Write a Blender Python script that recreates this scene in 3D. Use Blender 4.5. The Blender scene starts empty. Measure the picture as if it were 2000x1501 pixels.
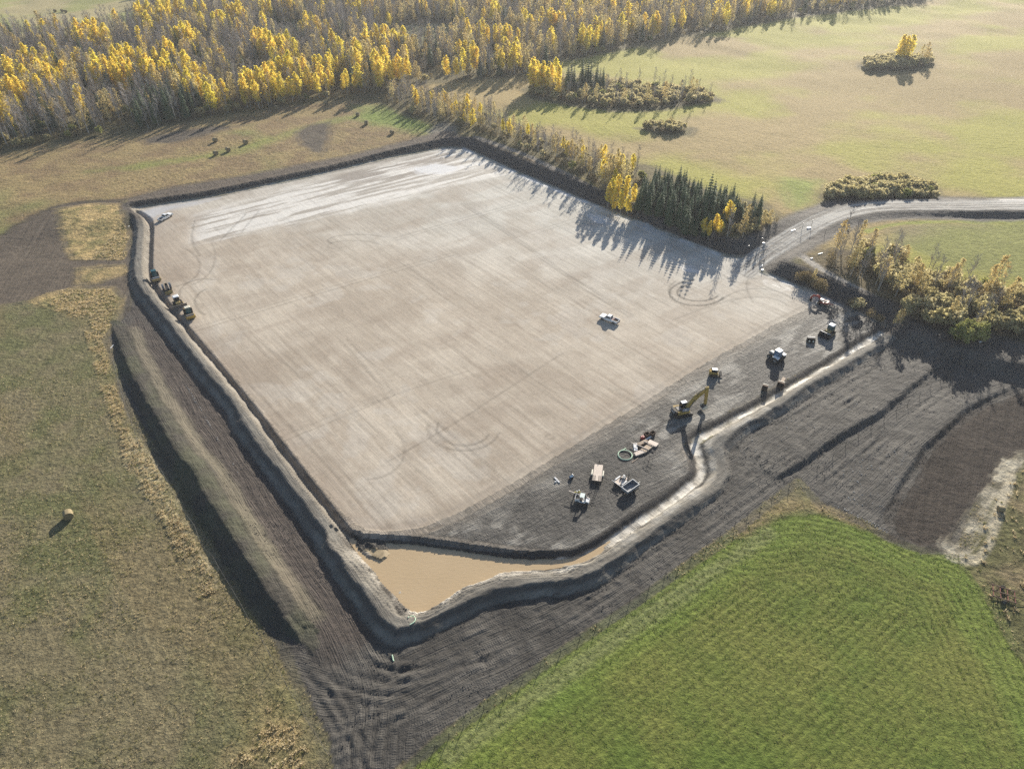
import bpy, math, random
import numpy as np
from mathutils import Vector, Matrix

R = math.radians
S = bpy.context.scene
COL = S.collection
random.seed(11)
rng = np.random.default_rng(11)

# ------------------------------------------------------------------ camera, sky, sun, exposure
CAM_H = 115.0
PITCH = R(38.7)
FPX = 1387.0                                   # focal length of the 2000 px wide photograph
cam_d = bpy.data.cameras.new('camera')
cam_d.sensor_fit = 'HORIZONTAL'; cam_d.sensor_width = 36.0
cam_d.lens = 36.0 * FPX / 2000.0
cam_d.clip_start = 1.0; cam_d.clip_end = 9000.0
cam = bpy.data.objects.new('camera', cam_d); COL.objects.link(cam)
cam.location = (0, 0, CAM_H); cam.rotation_euler = (math.pi / 2 - PITCH, 0, 0)
S.camera = cam

SUN_AZ, SUN_EL = R(20.1), R(20.5)
SUN_DIR = Vector((math.sin(SUN_AZ) * math.cos(SUN_EL), math.cos(SUN_AZ) * math.cos(SUN_EL), math.sin(SUN_EL)))
W = bpy.data.worlds.new("World"); S.world = W; W.use_nodes = True
nt = W.node_tree; nt.nodes.clear()
wo = nt.nodes.new('ShaderNodeOutputWorld'); bg = nt.nodes.new('ShaderNodeBackground'); sk = nt.nodes.new('ShaderNodeTexSky')
sk.sky_type = 'NISHITA'; sk.sun_disc = False; sk.sun_elevation = SUN_EL; sk.sun_rotation = SUN_AZ
sk.air_density = 1.0; sk.dust_density = 1.5; sk.ozone_density = 1.0; sk.altitude = 700
bg.inputs['Strength'].default_value = 0.085
nt.links.new(sk.outputs[0], bg.inputs[0]); nt.links.new(bg.outputs[0], wo.inputs[0])
sun_d = bpy.data.lights.new('sun', 'SUN'); sun_d.energy = 5.0; sun_d.angle = R(0.5); sun_d.color = (1.0, 0.92, 0.79)
sun = bpy.data.objects.new('sun', sun_d); COL.objects.link(sun)
sun.rotation_euler = SUN_DIR.to_track_quat('Z', 'Y').to_euler(); sun.location = (200, 500, 300)
S.view_settings.view_transform = 'Standard'; S.view_settings.look = 'None'
S.view_settings.exposure = 0.90; S.view_settings.gamma = 1.0; S.view_settings.use_curve_mapping = False

# ------------------------------------------------------------------ survey: where a point of the photograph lies on the ground
CP, SP = math.cos(PITCH), math.sin(PITCH)
def gp(px, py, z=0.0):
    a = (px - 1000.0) / FPX; b = (py - 750.5) / FPX
    den = b * CP + SP
    h = CAM_H - z
    return np.array((a * h / den, h * (CP - b * SP) / den))
def gpl(pts, z=0.0):
    return np.array([gp(p[0], p[1], z) for p in pts])

# ------------------------------------------------------------------ numpy tools
def S01(a, b, x):
    t = np.clip((x - a) / (b - a), 0, 1)
    return t * t * (3 - 2 * t)
def _hash(ix, iy, seed):
    h = (ix.astype(np.int64) * 374761393 + iy.astype(np.int64) * 668265263 + seed * 974634777) & 0x7fffffff
    h = (h ^ (h >> 13)) * 1274126177 & 0x7fffffff
    return ((h ^ (h >> 16)) & 0xffff) / 65535.0
def vnoise(x, y, seed=0):
    ix = np.floor(x); iy = np.floor(y); fx = x - ix; fy = y - iy
    fx = fx * fx * (3 - 2 * fx); fy = fy * fy * (3 - 2 * fy)
    a = _hash(ix, iy, seed); b = _hash(ix + 1, iy, seed); c = _hash(ix, iy + 1, seed); d = _hash(ix + 1, iy + 1, seed)
    return (a * (1 - fx) + b * fx) * (1 - fy) + (c * (1 - fx) + d * fx) * fy
def fbm(x, y, scale, seed=0, octv=4, gain=0.5):
    s = np.zeros_like(x); amp = 1.0; tot = 0.0; f = 1.0 / scale
    for o in range(octv):
        s += amp * vnoise(x * f + 17.3 * o, y * f - 9.1 * o, seed + o * 7); tot += amp; amp *= gain; f *= 2.03
    return s / tot                              # 0..1, mean 0.5
def sd_poly(X, Y, poly, margin=30.0):
    """signed distance to a closed polygon, negative inside"""
    out = np.full(X.shape, margin)
    lo = poly.min(0) - margin; hi = poly.max(0) + margin
    m = (X > lo[0]) & (X < hi[0]) & (Y > lo[1]) & (Y < hi[1])
    x = X[m]; y = Y[m]
    d2 = np.full(x.shape, 1e12); ins = np.zeros(x.shape, bool)
    n = len(poly)
    for i in range(n):
        ax, ay = poly[i]; bx, by = poly[(i + 1) % n]
        ex, ey = bx - ax, by - ay
        L = ex * ex + ey * ey + 1e-9
        t = np.clip(((x - ax) * ex + (y - ay) * ey) / L, 0, 1)
        dx = x - ax - t * ex; dy = y - ay - t * ey
        d2 = np.minimum(d2, dx * dx + dy * dy)
        c = (ay > y) != (by > y)
        if abs(ey) > 1e-9:
            ins ^= c & (x < (ex * (y - ay) / ey + ax))
    d = np.sqrt(d2); d[ins] *= -1
    out[m] = np.minimum(d, margin)
    return out
def line_info(X, Y, line, margin=30.0, vals=None):
    """signed distance (positive to the left of travel), arc length and an interpolated value along a polyline"""
    out = np.full(X.shape, margin * 1.0); U = np.zeros(X.shape); V = np.zeros(X.shape)
    lo = line.min(0) - margin; hi = line.max(0) + margin
    m = (X > lo[0]) & (X < hi[0]) & (Y > lo[1]) & (Y < hi[1])
    x = X[m]; y = Y[m]
    d2 = np.full(x.shape, 1e12); sg = np.ones(x.shape); u = np.zeros(x.shape); v = np.zeros(x.shape); acc = 0.0
    for i in range(len(line) - 1):
        ax, ay = line[i]; bx, by = line[i + 1]; ex, ey = bx - ax, by - ay
        L2 = ex * ex + ey * ey + 1e-9; L = math.sqrt(L2)
        t = np.clip(((x - ax) * ex + (y - ay) * ey) / L2, 0, 1)
        dx = x - ax - t * ex; dy = y - ay - t * ey
        q = dx * dx + dy * dy
        b = q < d2
        d2[b] = q[b]; sg[b] = np.sign(ex * dy - ey * dx)[b] + (ex * dy - ey * dx == 0)[b]
        u[b] = (acc + t * L)[b]
        if vals is not None: v[b] = (vals[i] * (1 - t) + vals[i + 1] * t)[b]
        acc += L
    d = np.sqrt(d2)
    out[m] = np.clip(d * sg, -margin, margin); U[m] = u; V[m] = v
    return out, U, V
def smooth_line(line, n=3):
    for _ in range(n):
        q = [line[0]]
        for i in range(len(line) - 1):
            q.append(line[i] * .75 + line[i + 1] * .25); q.append(line[i] * .25 + line[i + 1] * .75)
        q.append(line[-1]); line = np.array(q)
    return line

# ------------------------------------------------------------------ scene helpers
def tag(o, label=None, cat=None, group=None, kind=None):
    if label: o['label'] = label
    if cat: o['category'] = cat
    if group: o['group'] = group
    if kind: o['kind'] = kind
    return o
def empty(name, loc, rz=0.0, label=None, cat=None, group=None):
    o = bpy.data.objects.new(name, None); COL.objects.link(o)
    o.empty_display_size = 0.3
    o.location = loc; o.rotation_euler = (0, 0, rz)
    return tag(o, label, cat, group)
def link_mesh(name, me, parent=None, loc=(0, 0, 0)):
    o = bpy.data.objects.new(name, me); COL.objects.link(o); o.location = loc
    if parent: o.parent = parent
    return o
def copy_tree(o, parent=None):
    c = o.copy(); COL.objects.link(c)
    if parent: c.parent = parent
    for ch in o.children: copy_tree(ch, c)
    return c

# ------------------------------------------------------------------ materials
MATS = {}
def mat(name, col, rough=0.7, metal=0.0, var=0.12, scale=3.0, bump=0.0, spec=0.5, col2=None, rand=0.0, transl=0.0, coat=0.0):
    if name in MATS: return MATS[name]
    m = bpy.data.materials.new(name); m.use_nodes = True
    n = m.node_tree.nodes; l = m.node_tree.links
    b = n['Principled BSDF']; b.inputs['Roughness'].default_value = rough; b.inputs['Metallic'].default_value = metal
    b.inputs['Specular IOR Level'].default_value = spec
    if coat: b.inputs['Coat Weight'].default_value = coat
    tc = n.new('ShaderNodeTexCoord'); nz = n.new('ShaderNodeTexNoise'); nz.inputs['Scale'].default_value = scale; nz.inputs['Detail'].default_value = 5
    l.new(tc.outputs['Object'], nz.inputs['Vector'])
    rp = n.new('ShaderNodeMix'); rp.data_type = 'RGBA'
    c2 = col2 or tuple(min(1, c * (1 + var * 2)) for c in col)
    c1 = col if col2 else tuple(c * (1 - var * 2) for c in col)
    rp.inputs['A'].default_value = (*c1, 1); rp.inputs['B'].default_value = (*c2, 1)
    src = nz.outputs['Fac']
    if rand:
        oi = n.new('ShaderNodeObjectInfo'); ma = n.new('ShaderNodeMath'); ma.operation = 'MULTIPLY_ADD'
        ma.inputs[1].default_value = rand; l.new(oi.outputs['Random'], ma.inputs[0]); l.new(nz.outputs['Fac'], ma.inputs[2])
        mb = n.new('ShaderNodeMath'); mb.operation = 'SUBTRACT'; mb.use_clamp = True; mb.inputs[1].default_value = rand * .5; l.new(ma.outputs[0], mb.inputs[0]); src = mb.outputs[0]
    l.new(src, rp.inputs['Factor']); l.new(rp.outputs['Result'], b.inputs['Base Color'])
    if bump:
        bp = n.new('ShaderNodeBump'); bp.inputs['Strength'].default_value = bump; bp.inputs['Distance'].default_value = .05
        l.new(nz.outputs['Fac'], bp.inputs['Height']); l.new(bp.outputs[0], b.inputs['Normal'])
    if transl:
        tr = n.new('ShaderNodeBsdfTranslucent'); l.new(rp.outputs['Result'], tr.inputs['Color'])
        mx = n.new('ShaderNodeMixShader'); mx.inputs[0].default_value = transl
        l.new(b.outputs[0], mx.inputs[1]); l.new(tr.outputs[0], mx.inputs[2]); l.new(mx.outputs[0], n['Material Output'].inputs['Surface'])
    MATS[name] = m
    return m

# ------------------------------------------------------------------ the ground: outlines surveyed from the photograph
PAD_PX = [(262, 408), (400, 388), (520, 363), (640, 338), (760, 309), (868, 289), (905, 290), (960, 315), (1010, 338), (1070, 362), (1150, 397), (1230, 428),
          (1300, 456), (1370, 484), (1410, 498), (1445, 503), (1470, 503), (1490, 532), (1544, 555), (1584, 570), (1640, 597), (1722, 628), (1728, 640),
          (1700, 657), (1640, 691), (1540, 746), (1450, 796), (1390, 831), (1354, 851), (1343, 868), (1350, 890), (1356, 915), (1352, 930), (1330, 950), (1300, 970),
          (1200, 1033), (1130, 1081), (1110, 1084), (1020, 1076), (900, 1059), (800, 1045), (745, 1043), (715, 1040), (690, 1030), (660, 1005), (625, 963), (565, 885),
          (485, 780), (405, 682), (368, 642), (332, 598), (304, 560), (293, 530), (295, 470), (296, 440), (285, 425)]
PAD = gpl(PAD_PX)
FAR_EDGE = gpl([(250, 409), (400, 388), (520, 363), (640, 338), (760, 309), (868, 289), (905, 290), (1010, 338), (1150, 397), (1300, 456), (1410, 498), (1490, 532), (1584, 570), (1728, 630), (1780, 655), (1900, 690), (2100, 730)])
NEAR_EDGE = gpl([(120, 520), (255, 470), (262, 560), (334, 640), (430, 760), (580, 960), (700, 1150), (770, 1235), (900, 1180), (1180, 1110), (1330, 1005), (1410, 900), (1520, 790), (1720, 680), (1800, 705), (1900, 740), (2100, 800)])
DITCH_L = smooth_line(gpl([(268, 414), (290, 428), (293, 445), (291, 475), (289, 530), (299, 562), (329, 602), (365, 648), (401, 690), (480, 787), (560, 893), (618, 968), (655, 1015), (690, 1058)]), 2)
DITCH_R = smooth_line(gpl([(1722, 652), (1640, 705), (1560, 753), (1500, 788), (1440, 822), (1385, 848), (1361, 862), (1357, 874), (1364, 893), (1370, 915), (1369, 930), (1357, 945), (1320, 975), (1250, 1022), (1180, 1068), (1133, 1094), (1080, 1102), (1000, 1105), (940, 1100)], -1.0), 2)
CREST_PX = [(246, 406, .1), (262, 425, .6), (268, 445, 1.0), (265, 480, 1.2), (263, 515, 1.3), (264, 540, 1.5), (275, 562, 1.7), (312, 607, 1.8), (334, 636, 1.8), (368, 681, 1.8), (408, 729, 1.8), (448, 780, 1.8), (480, 830, 1.8), (540, 916, 1.8),
            (600, 986, 1.9), (652, 1061, 1.9), (684, 1112, 1.9), (708, 1146, 1.9), (728, 1174, 1.9), (742, 1196, 1.8), (756, 1214, 1.8), (774, 1226, 1.7), (800, 1222, 1.6), (840, 1204, 1.6), (880, 1186, 1.6), (920, 1163, 1.6), (960, 1147, 1.6),
            (1020, 1139, 1.6), (1100, 1132, 1.6), (1160, 1116, 1.6), (1200, 1088, 1.5), (1240, 1060, 1.4), (1320, 1007, 1.3), (1362, 978, 1.1), (1404, 952, .6), (1424, 925, .45), (1416, 895, .5), (1412, 872, .9), (1420, 853, 1.3), (1442, 836, 1.4), (1492, 807, 1.4), (1530, 784, 1.4),
            (1600, 740, 1.3), (1680, 697, 1.1), (1735, 668, .7), (1770, 650, .2)]
CREST = np.array([gp(a, b, h) for a, b, h in CREST_PX]); CREST_H = [h for _, _, h in CREST_PX]
PILE_PX = [(218, 636, .2), (230, 656, 1.2), (243, 704, 1.7), (267, 744, 2.0), (290, 790, 2.3), (340, 872, 2.7), (370, 912, 2.8), (402, 968, 3.0), (432, 1012, 3.1), (470, 1072, 3.1), (512, 1136, 2.9), (545, 1186, 2.0), (575, 1228, 1.0), (596, 1256, .2)]
PILE = np.array([gp(a, b, h) for a, b, h in PILE_PX]); PILE_H = [h * .8 for _, _, h in PILE_PX]
BANK_PX = [(1505, 936, .2), (1530, 921, .8), (1580, 888, 1.2), (1620, 857, 1.3), (1720, 800, 1.3), (1780, 750, 1.1), (1830, 712, .8), (1860, 692, .2)]
BANK = np.array([gp(a, b, h) for a, b, h in BANK_PX]); BANK_H = [h * .75 for _, _, h in BANK_PX]
BANK2_PX = [(1722, 1005, .2), (1738, 975, .8), (1765, 925, 1.1), (1800, 872, 1.2), (1840, 836, 1.2), (1885, 794, 1.1), (1930, 772, .8), (1985, 752, .2)]
BANK2 = np.array([gp(a, b, h) for a, b, h in BANK2_PX]); BANK2_H = [h * .75 for _, _, h in BANK2_PX]
POND = smooth_line(gpl([(690, 1058), (703, 1066), (722, 1064), (748, 1067), (800, 1069), (880, 1080), (960, 1092), (1020, 1100), (1090, 1098), (1090, 1106), (978, 1109), (952, 1126), (900, 1141), (860, 1170), (826, 1188), (812, 1190), (798, 1180), (770, 1150), (752, 1134), (736, 1108), (716, 1090)], -1.0), 1)
ROAD = smooth_line(gpl([(1436, 530), (1462, 510), (1490, 490), (1530, 470), (1580, 445), (1640, 420), (1700, 408), (1780, 405), (1900, 406), (2150, 406)], 2.5), 2)
YARD = gpl([(1625, 590), (1590, 602), (1510, 641), (1400, 702), (1280, 777), (1130, 872), (1000, 951), (900, 1006), (830, 1035), (775, 1043), (745, 1050), (760, 1100), (1100, 1130), (1400, 960), (1340, 880), (1760, 660), (1728, 615)])
WATER_Z = -1.0

# grid: fine over the site, growing outwards
def axis(lo, hi, step, lo_end, hi_end, cap, far):
    a = list(np.arange(lo, hi + 1e-6, step))
    def grow(s, end, sgn):
        out = []; st = step; p = s
        while abs(p) < far:
            st = min(st * 1.05, cap) if (p * sgn < end * sgn) else st * 1.35
            p += st * sgn; out.append(p)
        return out
    return np.array(sorted(grow(a[0], lo_end, -1) + a + grow(a[-1], hi_end, 1)))
XS = axis(-140, 160, .5, -470, 520, 5.0, 4500)
YS = axis(42, 325, .5, -60, 700, 5.0, 4500)
YS = np.array(sorted(set(np.round(YS, 4)) | set(np.round(np.arange(72, 98, .25), 4))))
YS = YS[YS > -700]
GX, GY = np.meshgrid(XS, YS)
X = GX.ravel(); Y = GY.ravel(); N = len(X)

n_big = fbm(X, Y, 60, 3); n_mid = fbm(X, Y, 11, 5); n_lo = fbm(X, Y, 3.0, 9, 3); n_hi = vnoise(X / .9, Y / .9, 21)
wob = (n_mid - .5) * 3.0 + (n_lo - .5) * 1.6
d_pad = sd_poly(X, Y, PAD, 60)
dfar = np.abs(line_info(X, Y, FAR_EDGE, 5000)[0]); dnear = np.abs(line_info(X, Y, NEAR_EDGE, 5000)[0])
farw = S01(.36, .64, (dnear + 4) / (dnear + dfar + 8))
ctr = gp(900, 700)
UP = 3.0
rt_ = S01(-75, 0, X)
UPV = 1.6 + 1.4 * rt_
Z = farw * UPV * np.clip(np.maximum(d_pad + (n_lo - .5) * .8, 0) / (2.6 + 3.6 * rt_), 0, 1) * (d_pad > 0)
Z += np.where(d_pad > 6, 1, 0) * (n_big - .5) * 3.0 * S01(6, 60, d_pad) * farw
Z += S01(330, 700, Y) * (n_big - .45) * 6
# road ramp and embankment
d_road, u_road, _ = line_info(X, Y, ROAD, 60); dr = np.abs(d_road)
z_road = 3.7 * S01(2, 60, u_road)
on = 1 - S01(4.3, 8.5, dr)
Z = Z * (1 - on) + z_road * on
# ditches
d_dl, u_dl, _ = line_info(X, Y, DITCH_L, 40)
adl = np.abs(d_dl + (n_lo - .5) * .5)
d_dr, u_dr, _ = line_info(X, Y, DITCH_R, 40)
adr = np.abs(d_dr + (n_lo - .5) * .5)
dl_prof = (1 - S01(.35, 1.5, adl)) * 1.0
dr_prof = (1 - S01(.45, 2.3, adr)) * (.80 + .42 * S01(96, 140, u_dr))
# berm
d_cr, u_cr, h_cr = line_info(X, Y, CREST, 40, CREST_H)
s_out = d_cr if False else None
side = np.sign(d_cr)
inside_pt = gp(600, 800)
_t = line_info(np.array([inside_pt[0]]), np.array([inside_pt[1]]), CREST, 200)[0][0]
s = np.where(np.sign(_t) > 0, -d_cr, d_cr) + (n_lo - .5) * 1.1 + (n_mid - .5) * 1.4; s_berm = s         # positive outwards
berm = h_cr * np.clip(1 - np.maximum(s, 0) / (h_cr * 1.55 + .05), 0, 1)
berm = np.where(s < 0, h_cr * np.clip(1 - np.maximum(-s, 0) * .04 - np.maximum(-s - 2.4, 0) / 1.1, 0, 1), berm)
berm *= (np.abs(d_cr) < 39)
Z += berm * (1 - farw * S01(8, 20, np.abs(d_cr)))
Z -= np.maximum(dl_prof, dr_prof)
# stockpile on the left
d_pi, u_pi, h_pi = line_info(X, Y, PILE, 40, PILE_H)
pt = gp(600, 900); _t = line_info(np.array([pt[0]]), np.array([pt[1]]), PILE, 300)[0][0]
sp = np.where(np.sign(_t) > 0, -d_pi, d_pi) + (n_lo - .5) * .9 + (n_mid - .5) * 1.2
pile = np.where(sp > 0, h_pi * np.clip(1 - sp / (h_pi * 1.45 + .05), 0, 1), h_pi * (1 - S01(.3, 7.5, -sp)))
pile *= (np.abs(d_pi) < 39)
Z += pile
def bank(line, hs, ref, w_in, run=1.25):
    d, u, h = line_info(X, Y, line, 30, hs)
    q = gp(*ref); _t = line_info(np.array([q[0]]), np.array([q[1]]), line, 300)[0][0]
    s = np.where(np.sign(_t) > 0, -d, d) + (n_lo - .5) * .8
    z = np.where(s > 0, h * np.clip(1 - s / (h * run + .05), 0, 1), h * (1 - S01(0, w_in, -s)))
    z *= np.abs(d) < 29
    return z, s, u
b1, s_b1, u_b1 = bank(BANK, BANK_H, (1560, 820), 14)
b2, s_b2, u_b2 = bank(BANK2, BANK2_H, (1700, 880), 9)
Z += b1 * (1 - farw) + b2 * (1 - farw)
Z += (b1 * farw + b2 * farw) * .5
# pond basin
d_po = sd_poly(X, Y, POND, 40) + (n_lo - .5) * np.where(d_pad < 7, .12, .6) - .2
basin = WATER_Z + np.where(d_po > 0, d_po * (.85 - .25 * (1 - S01(4, 9, d_pad))), d_po * .8)
Z = np.where(d_po < 8, np.minimum(Z, np.maximum(basin, WATER_Z - 1.0)), Z)
spit = gpl([(705, 1052), (738, 1056), (746, 1074), (744, 1086), (722, 1078), (708, 1066)], -1.0)
d_sp = sd_poly(X, Y, spit, 10) + (n_lo - .5) * 1.2
Z = np.where(d_sp < .8, np.maximum(Z, WATER_Z + .25 - d_sp * .35), Z)
DITCH_Z = Z.copy()

# ------------------------------------------------------------------ zones, colours and grain of the ground
def C(*c): return np.array(c)
A = np.zeros((N, 3)); A[:] = (.235, .20, .112)
Wt = np.zeros((N, 4))          # grass clumps, soil tracks, pad streaks, wet sheen
ZONE = np.zeros(N, int)
ZN = ['stubble_field', 'gravel_pad', 'dirt_yard', 'soil_bank', 'soil_berm', 'drainage_ditch', 'dirt_track', 'crop_field', 'ploughed_field', 'hay_field', 'far_field', 'dirt_road', 'forest_floor', 'grass_verge', 'topsoil_pile']
def zid(n): return ZN.index(n)
def paint(m, col, w=None, zone=None):
    global A
    m = np.clip(m, 0, 1)
    A = A * (1 - m[:, None]) + (col if getattr(col, 'ndim', 1) == 2 else np.array(col)[None, :]) * m[:, None]
    if w is not None:
        for i in range(4): Wt[:, i] = Wt[:, i] * (1 - m) + w[i] * m
    if zone: ZONE[m > .5] = zid(zone)
def mixc(a, b, t):
    t = np.clip(t, 0, 1)[:, None]
    return np.atleast_2d(np.array(a)) * (1 - t) + np.atleast_2d(np.array(b)) * t
def inside(px, z=0.0, soft=1.0, wobble=1.0, margin=25):
    d = sd_poly(X, Y, gpl(px, z), margin) + wob * wobble
    return 1 - S01(-soft, soft, d)
def along(px, width, z=0.0, soft=.7, wobble=.4):
    d = np.abs(line_info(X, Y, smooth_line(gpl(px, z), 2), width + soft + 8)[0]) + wob * wobble
    return 1 - S01(width - soft, width + soft, d)
n_s1 = fbm(X, Y, 22, 31); n_s2 = fbm(X, Y, 6, 33, 3)

# left field: thin stubble with green regrowth
paint(np.ones(N), mixc((.178, .152, .088), (.130, .130, .060), S01(.34, .66, .5 * n_s1 + .5 * n_s2)), (.8, 0, .9, 0), 'stubble_field')
paint(S01(.56, .72, fbm(X * .75 + Y * .65, Y * .2, 9, 71)) * .5 * (farw < .5), (.19, .15, .08))
# hay field, upper left
hay = [(-300, 560), (0, 452), (120, 402), (246, 398), (312, 372), (520, 338), (700, 302), (850, 270), (880, 262), (850, 225), (700, 170), (-300, 320)]
paint(inside(hay, 1.7, 1.5, .6), mixc(mixc((.215, .155, .085), (.27, .205, .10), S01(.3, .7, n_s2)), (.20, .205, .075), S01(.47, .66, n_big * .6 + n_s1 * .4)), (.7, 0, 0, 0), 'hay_field')
paint(inside([(170, 325), (300, 318), (420, 292), (520, 262), (640, 228), (760, 205), (850, 240), (840, 262), (700, 225), (600, 240), (470, 290), (330, 305)], UP, 5, 2.2) * .75, (.20, .24, .06))
paint(inside([(690, 200), (760, 190), (850, 232), (855, 252), (780, 250), (700, 225)], UP, 6, 2) * .6, (.16, .23, .05))
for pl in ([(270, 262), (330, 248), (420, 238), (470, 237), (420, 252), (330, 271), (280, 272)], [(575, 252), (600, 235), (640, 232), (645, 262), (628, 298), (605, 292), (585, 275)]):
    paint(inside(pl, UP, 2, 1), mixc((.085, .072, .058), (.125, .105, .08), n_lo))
# far field, right, with swathes of greener growth
far = [(760, 165), (1090, 120), (1334, 73), (1533, 40), (1800, 0), (2000, -20), (3200, -120), (3200, 900), (2000, 660), (1800, 600), (1560, 500), (1440, 470), (1200, 380), (1060, 330), (900, 268), (820, 220)]
sw = fbm(X * .75 + Y * .3, Y * .95 - X * .3, 46, 91, 4, .55)
paint(inside(far, UP, 2.5), mixc((.31, .235, .105), (.31, .29, .065), S01(.38, .62, sw)), (.4, 0, .15, 0), 'far_field')
paint(inside([(1530, 350), (1600, 352), (1590, 400), (1560, 412), (1540, 400)], UP, 4, 1.5) * .7, (.20, .27, .05))
paint(inside([(1730, 440), (1800, 432), (2100, 428), (2100, 545), (1960, 540), (1800, 500), (1740, 470)], UP, 3, 1), mixc((.235, .20, .10), (.215, .22, .065), S01(.38, .6, sw)), (.5, 0, .2, 0), 'hay_field')
paint(along([(1690, 452), (1740, 438), (1800, 431), (2000, 427)], 1.2, UP, .8, .5) * .8, (.24, .27, .05))
paint(inside([(-900, 100), (-300, 100), (0, 75), (150, 68), (260, 54), (295, 24), (335, -60), (-900, -100)], UP, 4, 1), mixc((.34, .29, .15), (.27, .27, .10), S01(.4, .6, n_s1)), (.3, 0, 0, 0), 'hay_field')
# forest floor
forest = [(-400, 330), (0, 289), (133, 267), (267, 251), (383, 227), (533, 204), (667, 187), (735, 192), (800, 225), (850, 246), (885, 256), (930, 268), (1010, 300), (1080, 325), (1150, 356), (1190, 385), (1240, 400), (1330, 448), (1400, 468), (1450, 474), (1500, 450),
          (1530, 425), (1490, 395), (1400, 372), (1270, 318), (1160, 300), (1060, 265), (940, 220), (850, 185), (777, 162), (840, 159), (1014, 152), (1087, 142), (1090, 122), (1134, 112), (1334, 75), (1533, 42), (1800, 2), (1900, -80), (330, -80), (285, 25), (255, 52), (150, 66), (0, 72), (-400, 110)]
floor_c = mixc((.10, .085, .05), (.17, .145, .065), n_s2)
paint(inside(forest, UP, 2), floor_c, (.6, 0, 0, 0), 'forest_floor')
for cl in ([(742, 78), (800, 88), (872, 80), (908, 62), (880, 46), (800, 46), (742, 58)], [(492, 66), (545, 76), (602, 68), (592, 48), (520, 46)], [(860, 128), (900, 120), (980, 106), (960, 96), (880, 108)]):
    paint(inside(cl, UP, 3, 2), mixc((.26, .22, .13), (.16, .18, .08), n_s2), (.6, 0, 0, 0))
for cl in ([(1015, 176), (1040, 196), (1120, 210), (1200, 220), (1300, 214), (1422, 194), (1380, 178), (1200, 162), (1060, 158)], [(1240, 250), (1290, 266), (1352, 266), (1360, 250), (1320, 242)], [(1672, 126), (1700, 141), (1780, 142), (1830, 130), (1815, 113), (1690, 116)], [(1590, 386), (1620, 402), (1845, 392), (1835, 363), (1740, 349), (1610, 363)]):
    paint(inside(cl, UP, 1.5, .6), floor_c, (.6, 0, 0, 0), 'forest_floor')
wood = [(1545, 520), (1640, 572), (1720, 602), (1790, 640), (1900, 664), (2300, 690), (2300, 590), (2000, 570), (1900, 555), (1800, 520), (1700, 490), (1620, 480), (1570, 500)]
paint(inside(wood, UP, 2), mixc((.09, .072, .05), (.17, .14, .075), n_s2), (.7, 0, 0, 0), 'forest_floor')
paint(along([(1530, 488), (1556, 492), (1600, 524), (1680, 568), (1760, 610)], 1.6, UP, .8), (.27, .25, .22), (.1, .6, 0, .2))
# strip with an old trail above the right bank
strip = [(890, 268), (930, 272), (1060, 318), (1160, 366), (1200, 392), (1240, 412), (1180, 393), (1080, 343), (985, 305), (920, 284)]
paint(inside(strip, UP, 1.0, .5), mixc((.26, .17, .08), (.14, .12, .05), S01(.35, .7, n_s2)), (1, 0, 0, 0), 'grass_verge')
paint(along([(930, 268), (1000, 292), (1080, 328), (1130, 352), (1175, 378)], 1.6, UP, .8), mixc((.30, .27, .23), (.16, .14, .11), n_lo), (0, .5, 0, 0))
paint(inside([(835, 252), (870, 232), (890, 246), (885, 262), (850, 268)], UP, 1.5, .8), mixc((.23, .21, .18), (.15, .14, .10), n_lo), (.3, .5, 0, 0))
# tilled ground, upper left, with the golden plots left standing
till = [(-200, 540), (0, 458), (60, 425), (115, 404), (200, 394), (246, 394), (262, 470), (262, 560), (250, 640), (225, 640), (238, 590), (210, 562), (150, 563), (90, 577), (0, 592), (-200, 640)]
paint(inside(till, 1, 1.2, .6), mixc((.10, .082, .064), (.145, .118, .09), n_s2), (0, .8, 0, 0), 'ploughed_field')
gold = mixc((.42, .31, .145), (.20, .175, .075), S01(.35, .72, n_lo * .6 + n_mid * .4))
paint(inside([(112, 412), (175, 402), (235, 402), (243, 430), (258, 455), (250, 472), (236, 500), (140, 500), (128, 482)], 1, .9, .5), gold, (1, 0, 0, 0), 'grass_verge')
paint(inside([(150, 520), (236, 512), (245, 525), (190, 548), (150, 548)], 1, 1.5, 1) * .8, gold, (1, 0, 0, 0))
paint(inside([(60, 588), (95, 574), (150, 562), (220, 562), (240, 580), (218, 640), (206, 665), (220, 740), (244, 850), (320, 980), (405, 1130), (398, 1165), (380, 1120), (325, 1010), (248, 880), (200, 740), (165, 620)], 0, 1.2, 1.0) * .9, gold, (1, 0, 0, 0), 'grass_verge')
paint(inside([(245, 850), (268, 860), (345, 985), (420, 1100), (412, 1150), (385, 1120), (330, 1020), (250, 900)], 0, 1.2, .9) * .8, mixc((.56, .47, .30), (.30, .26, .15), n_hi))
paint(inside([(440, 1225), (500, 1240), (560, 1300), (600, 1380), (650, 1501), (520, 1560), (430, 1501), (490, 1400), (480, 1300)], 0, 4, 3) * .6 * S01(.45, .6, n_mid), gold, (1, 0, 0, 0))
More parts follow.
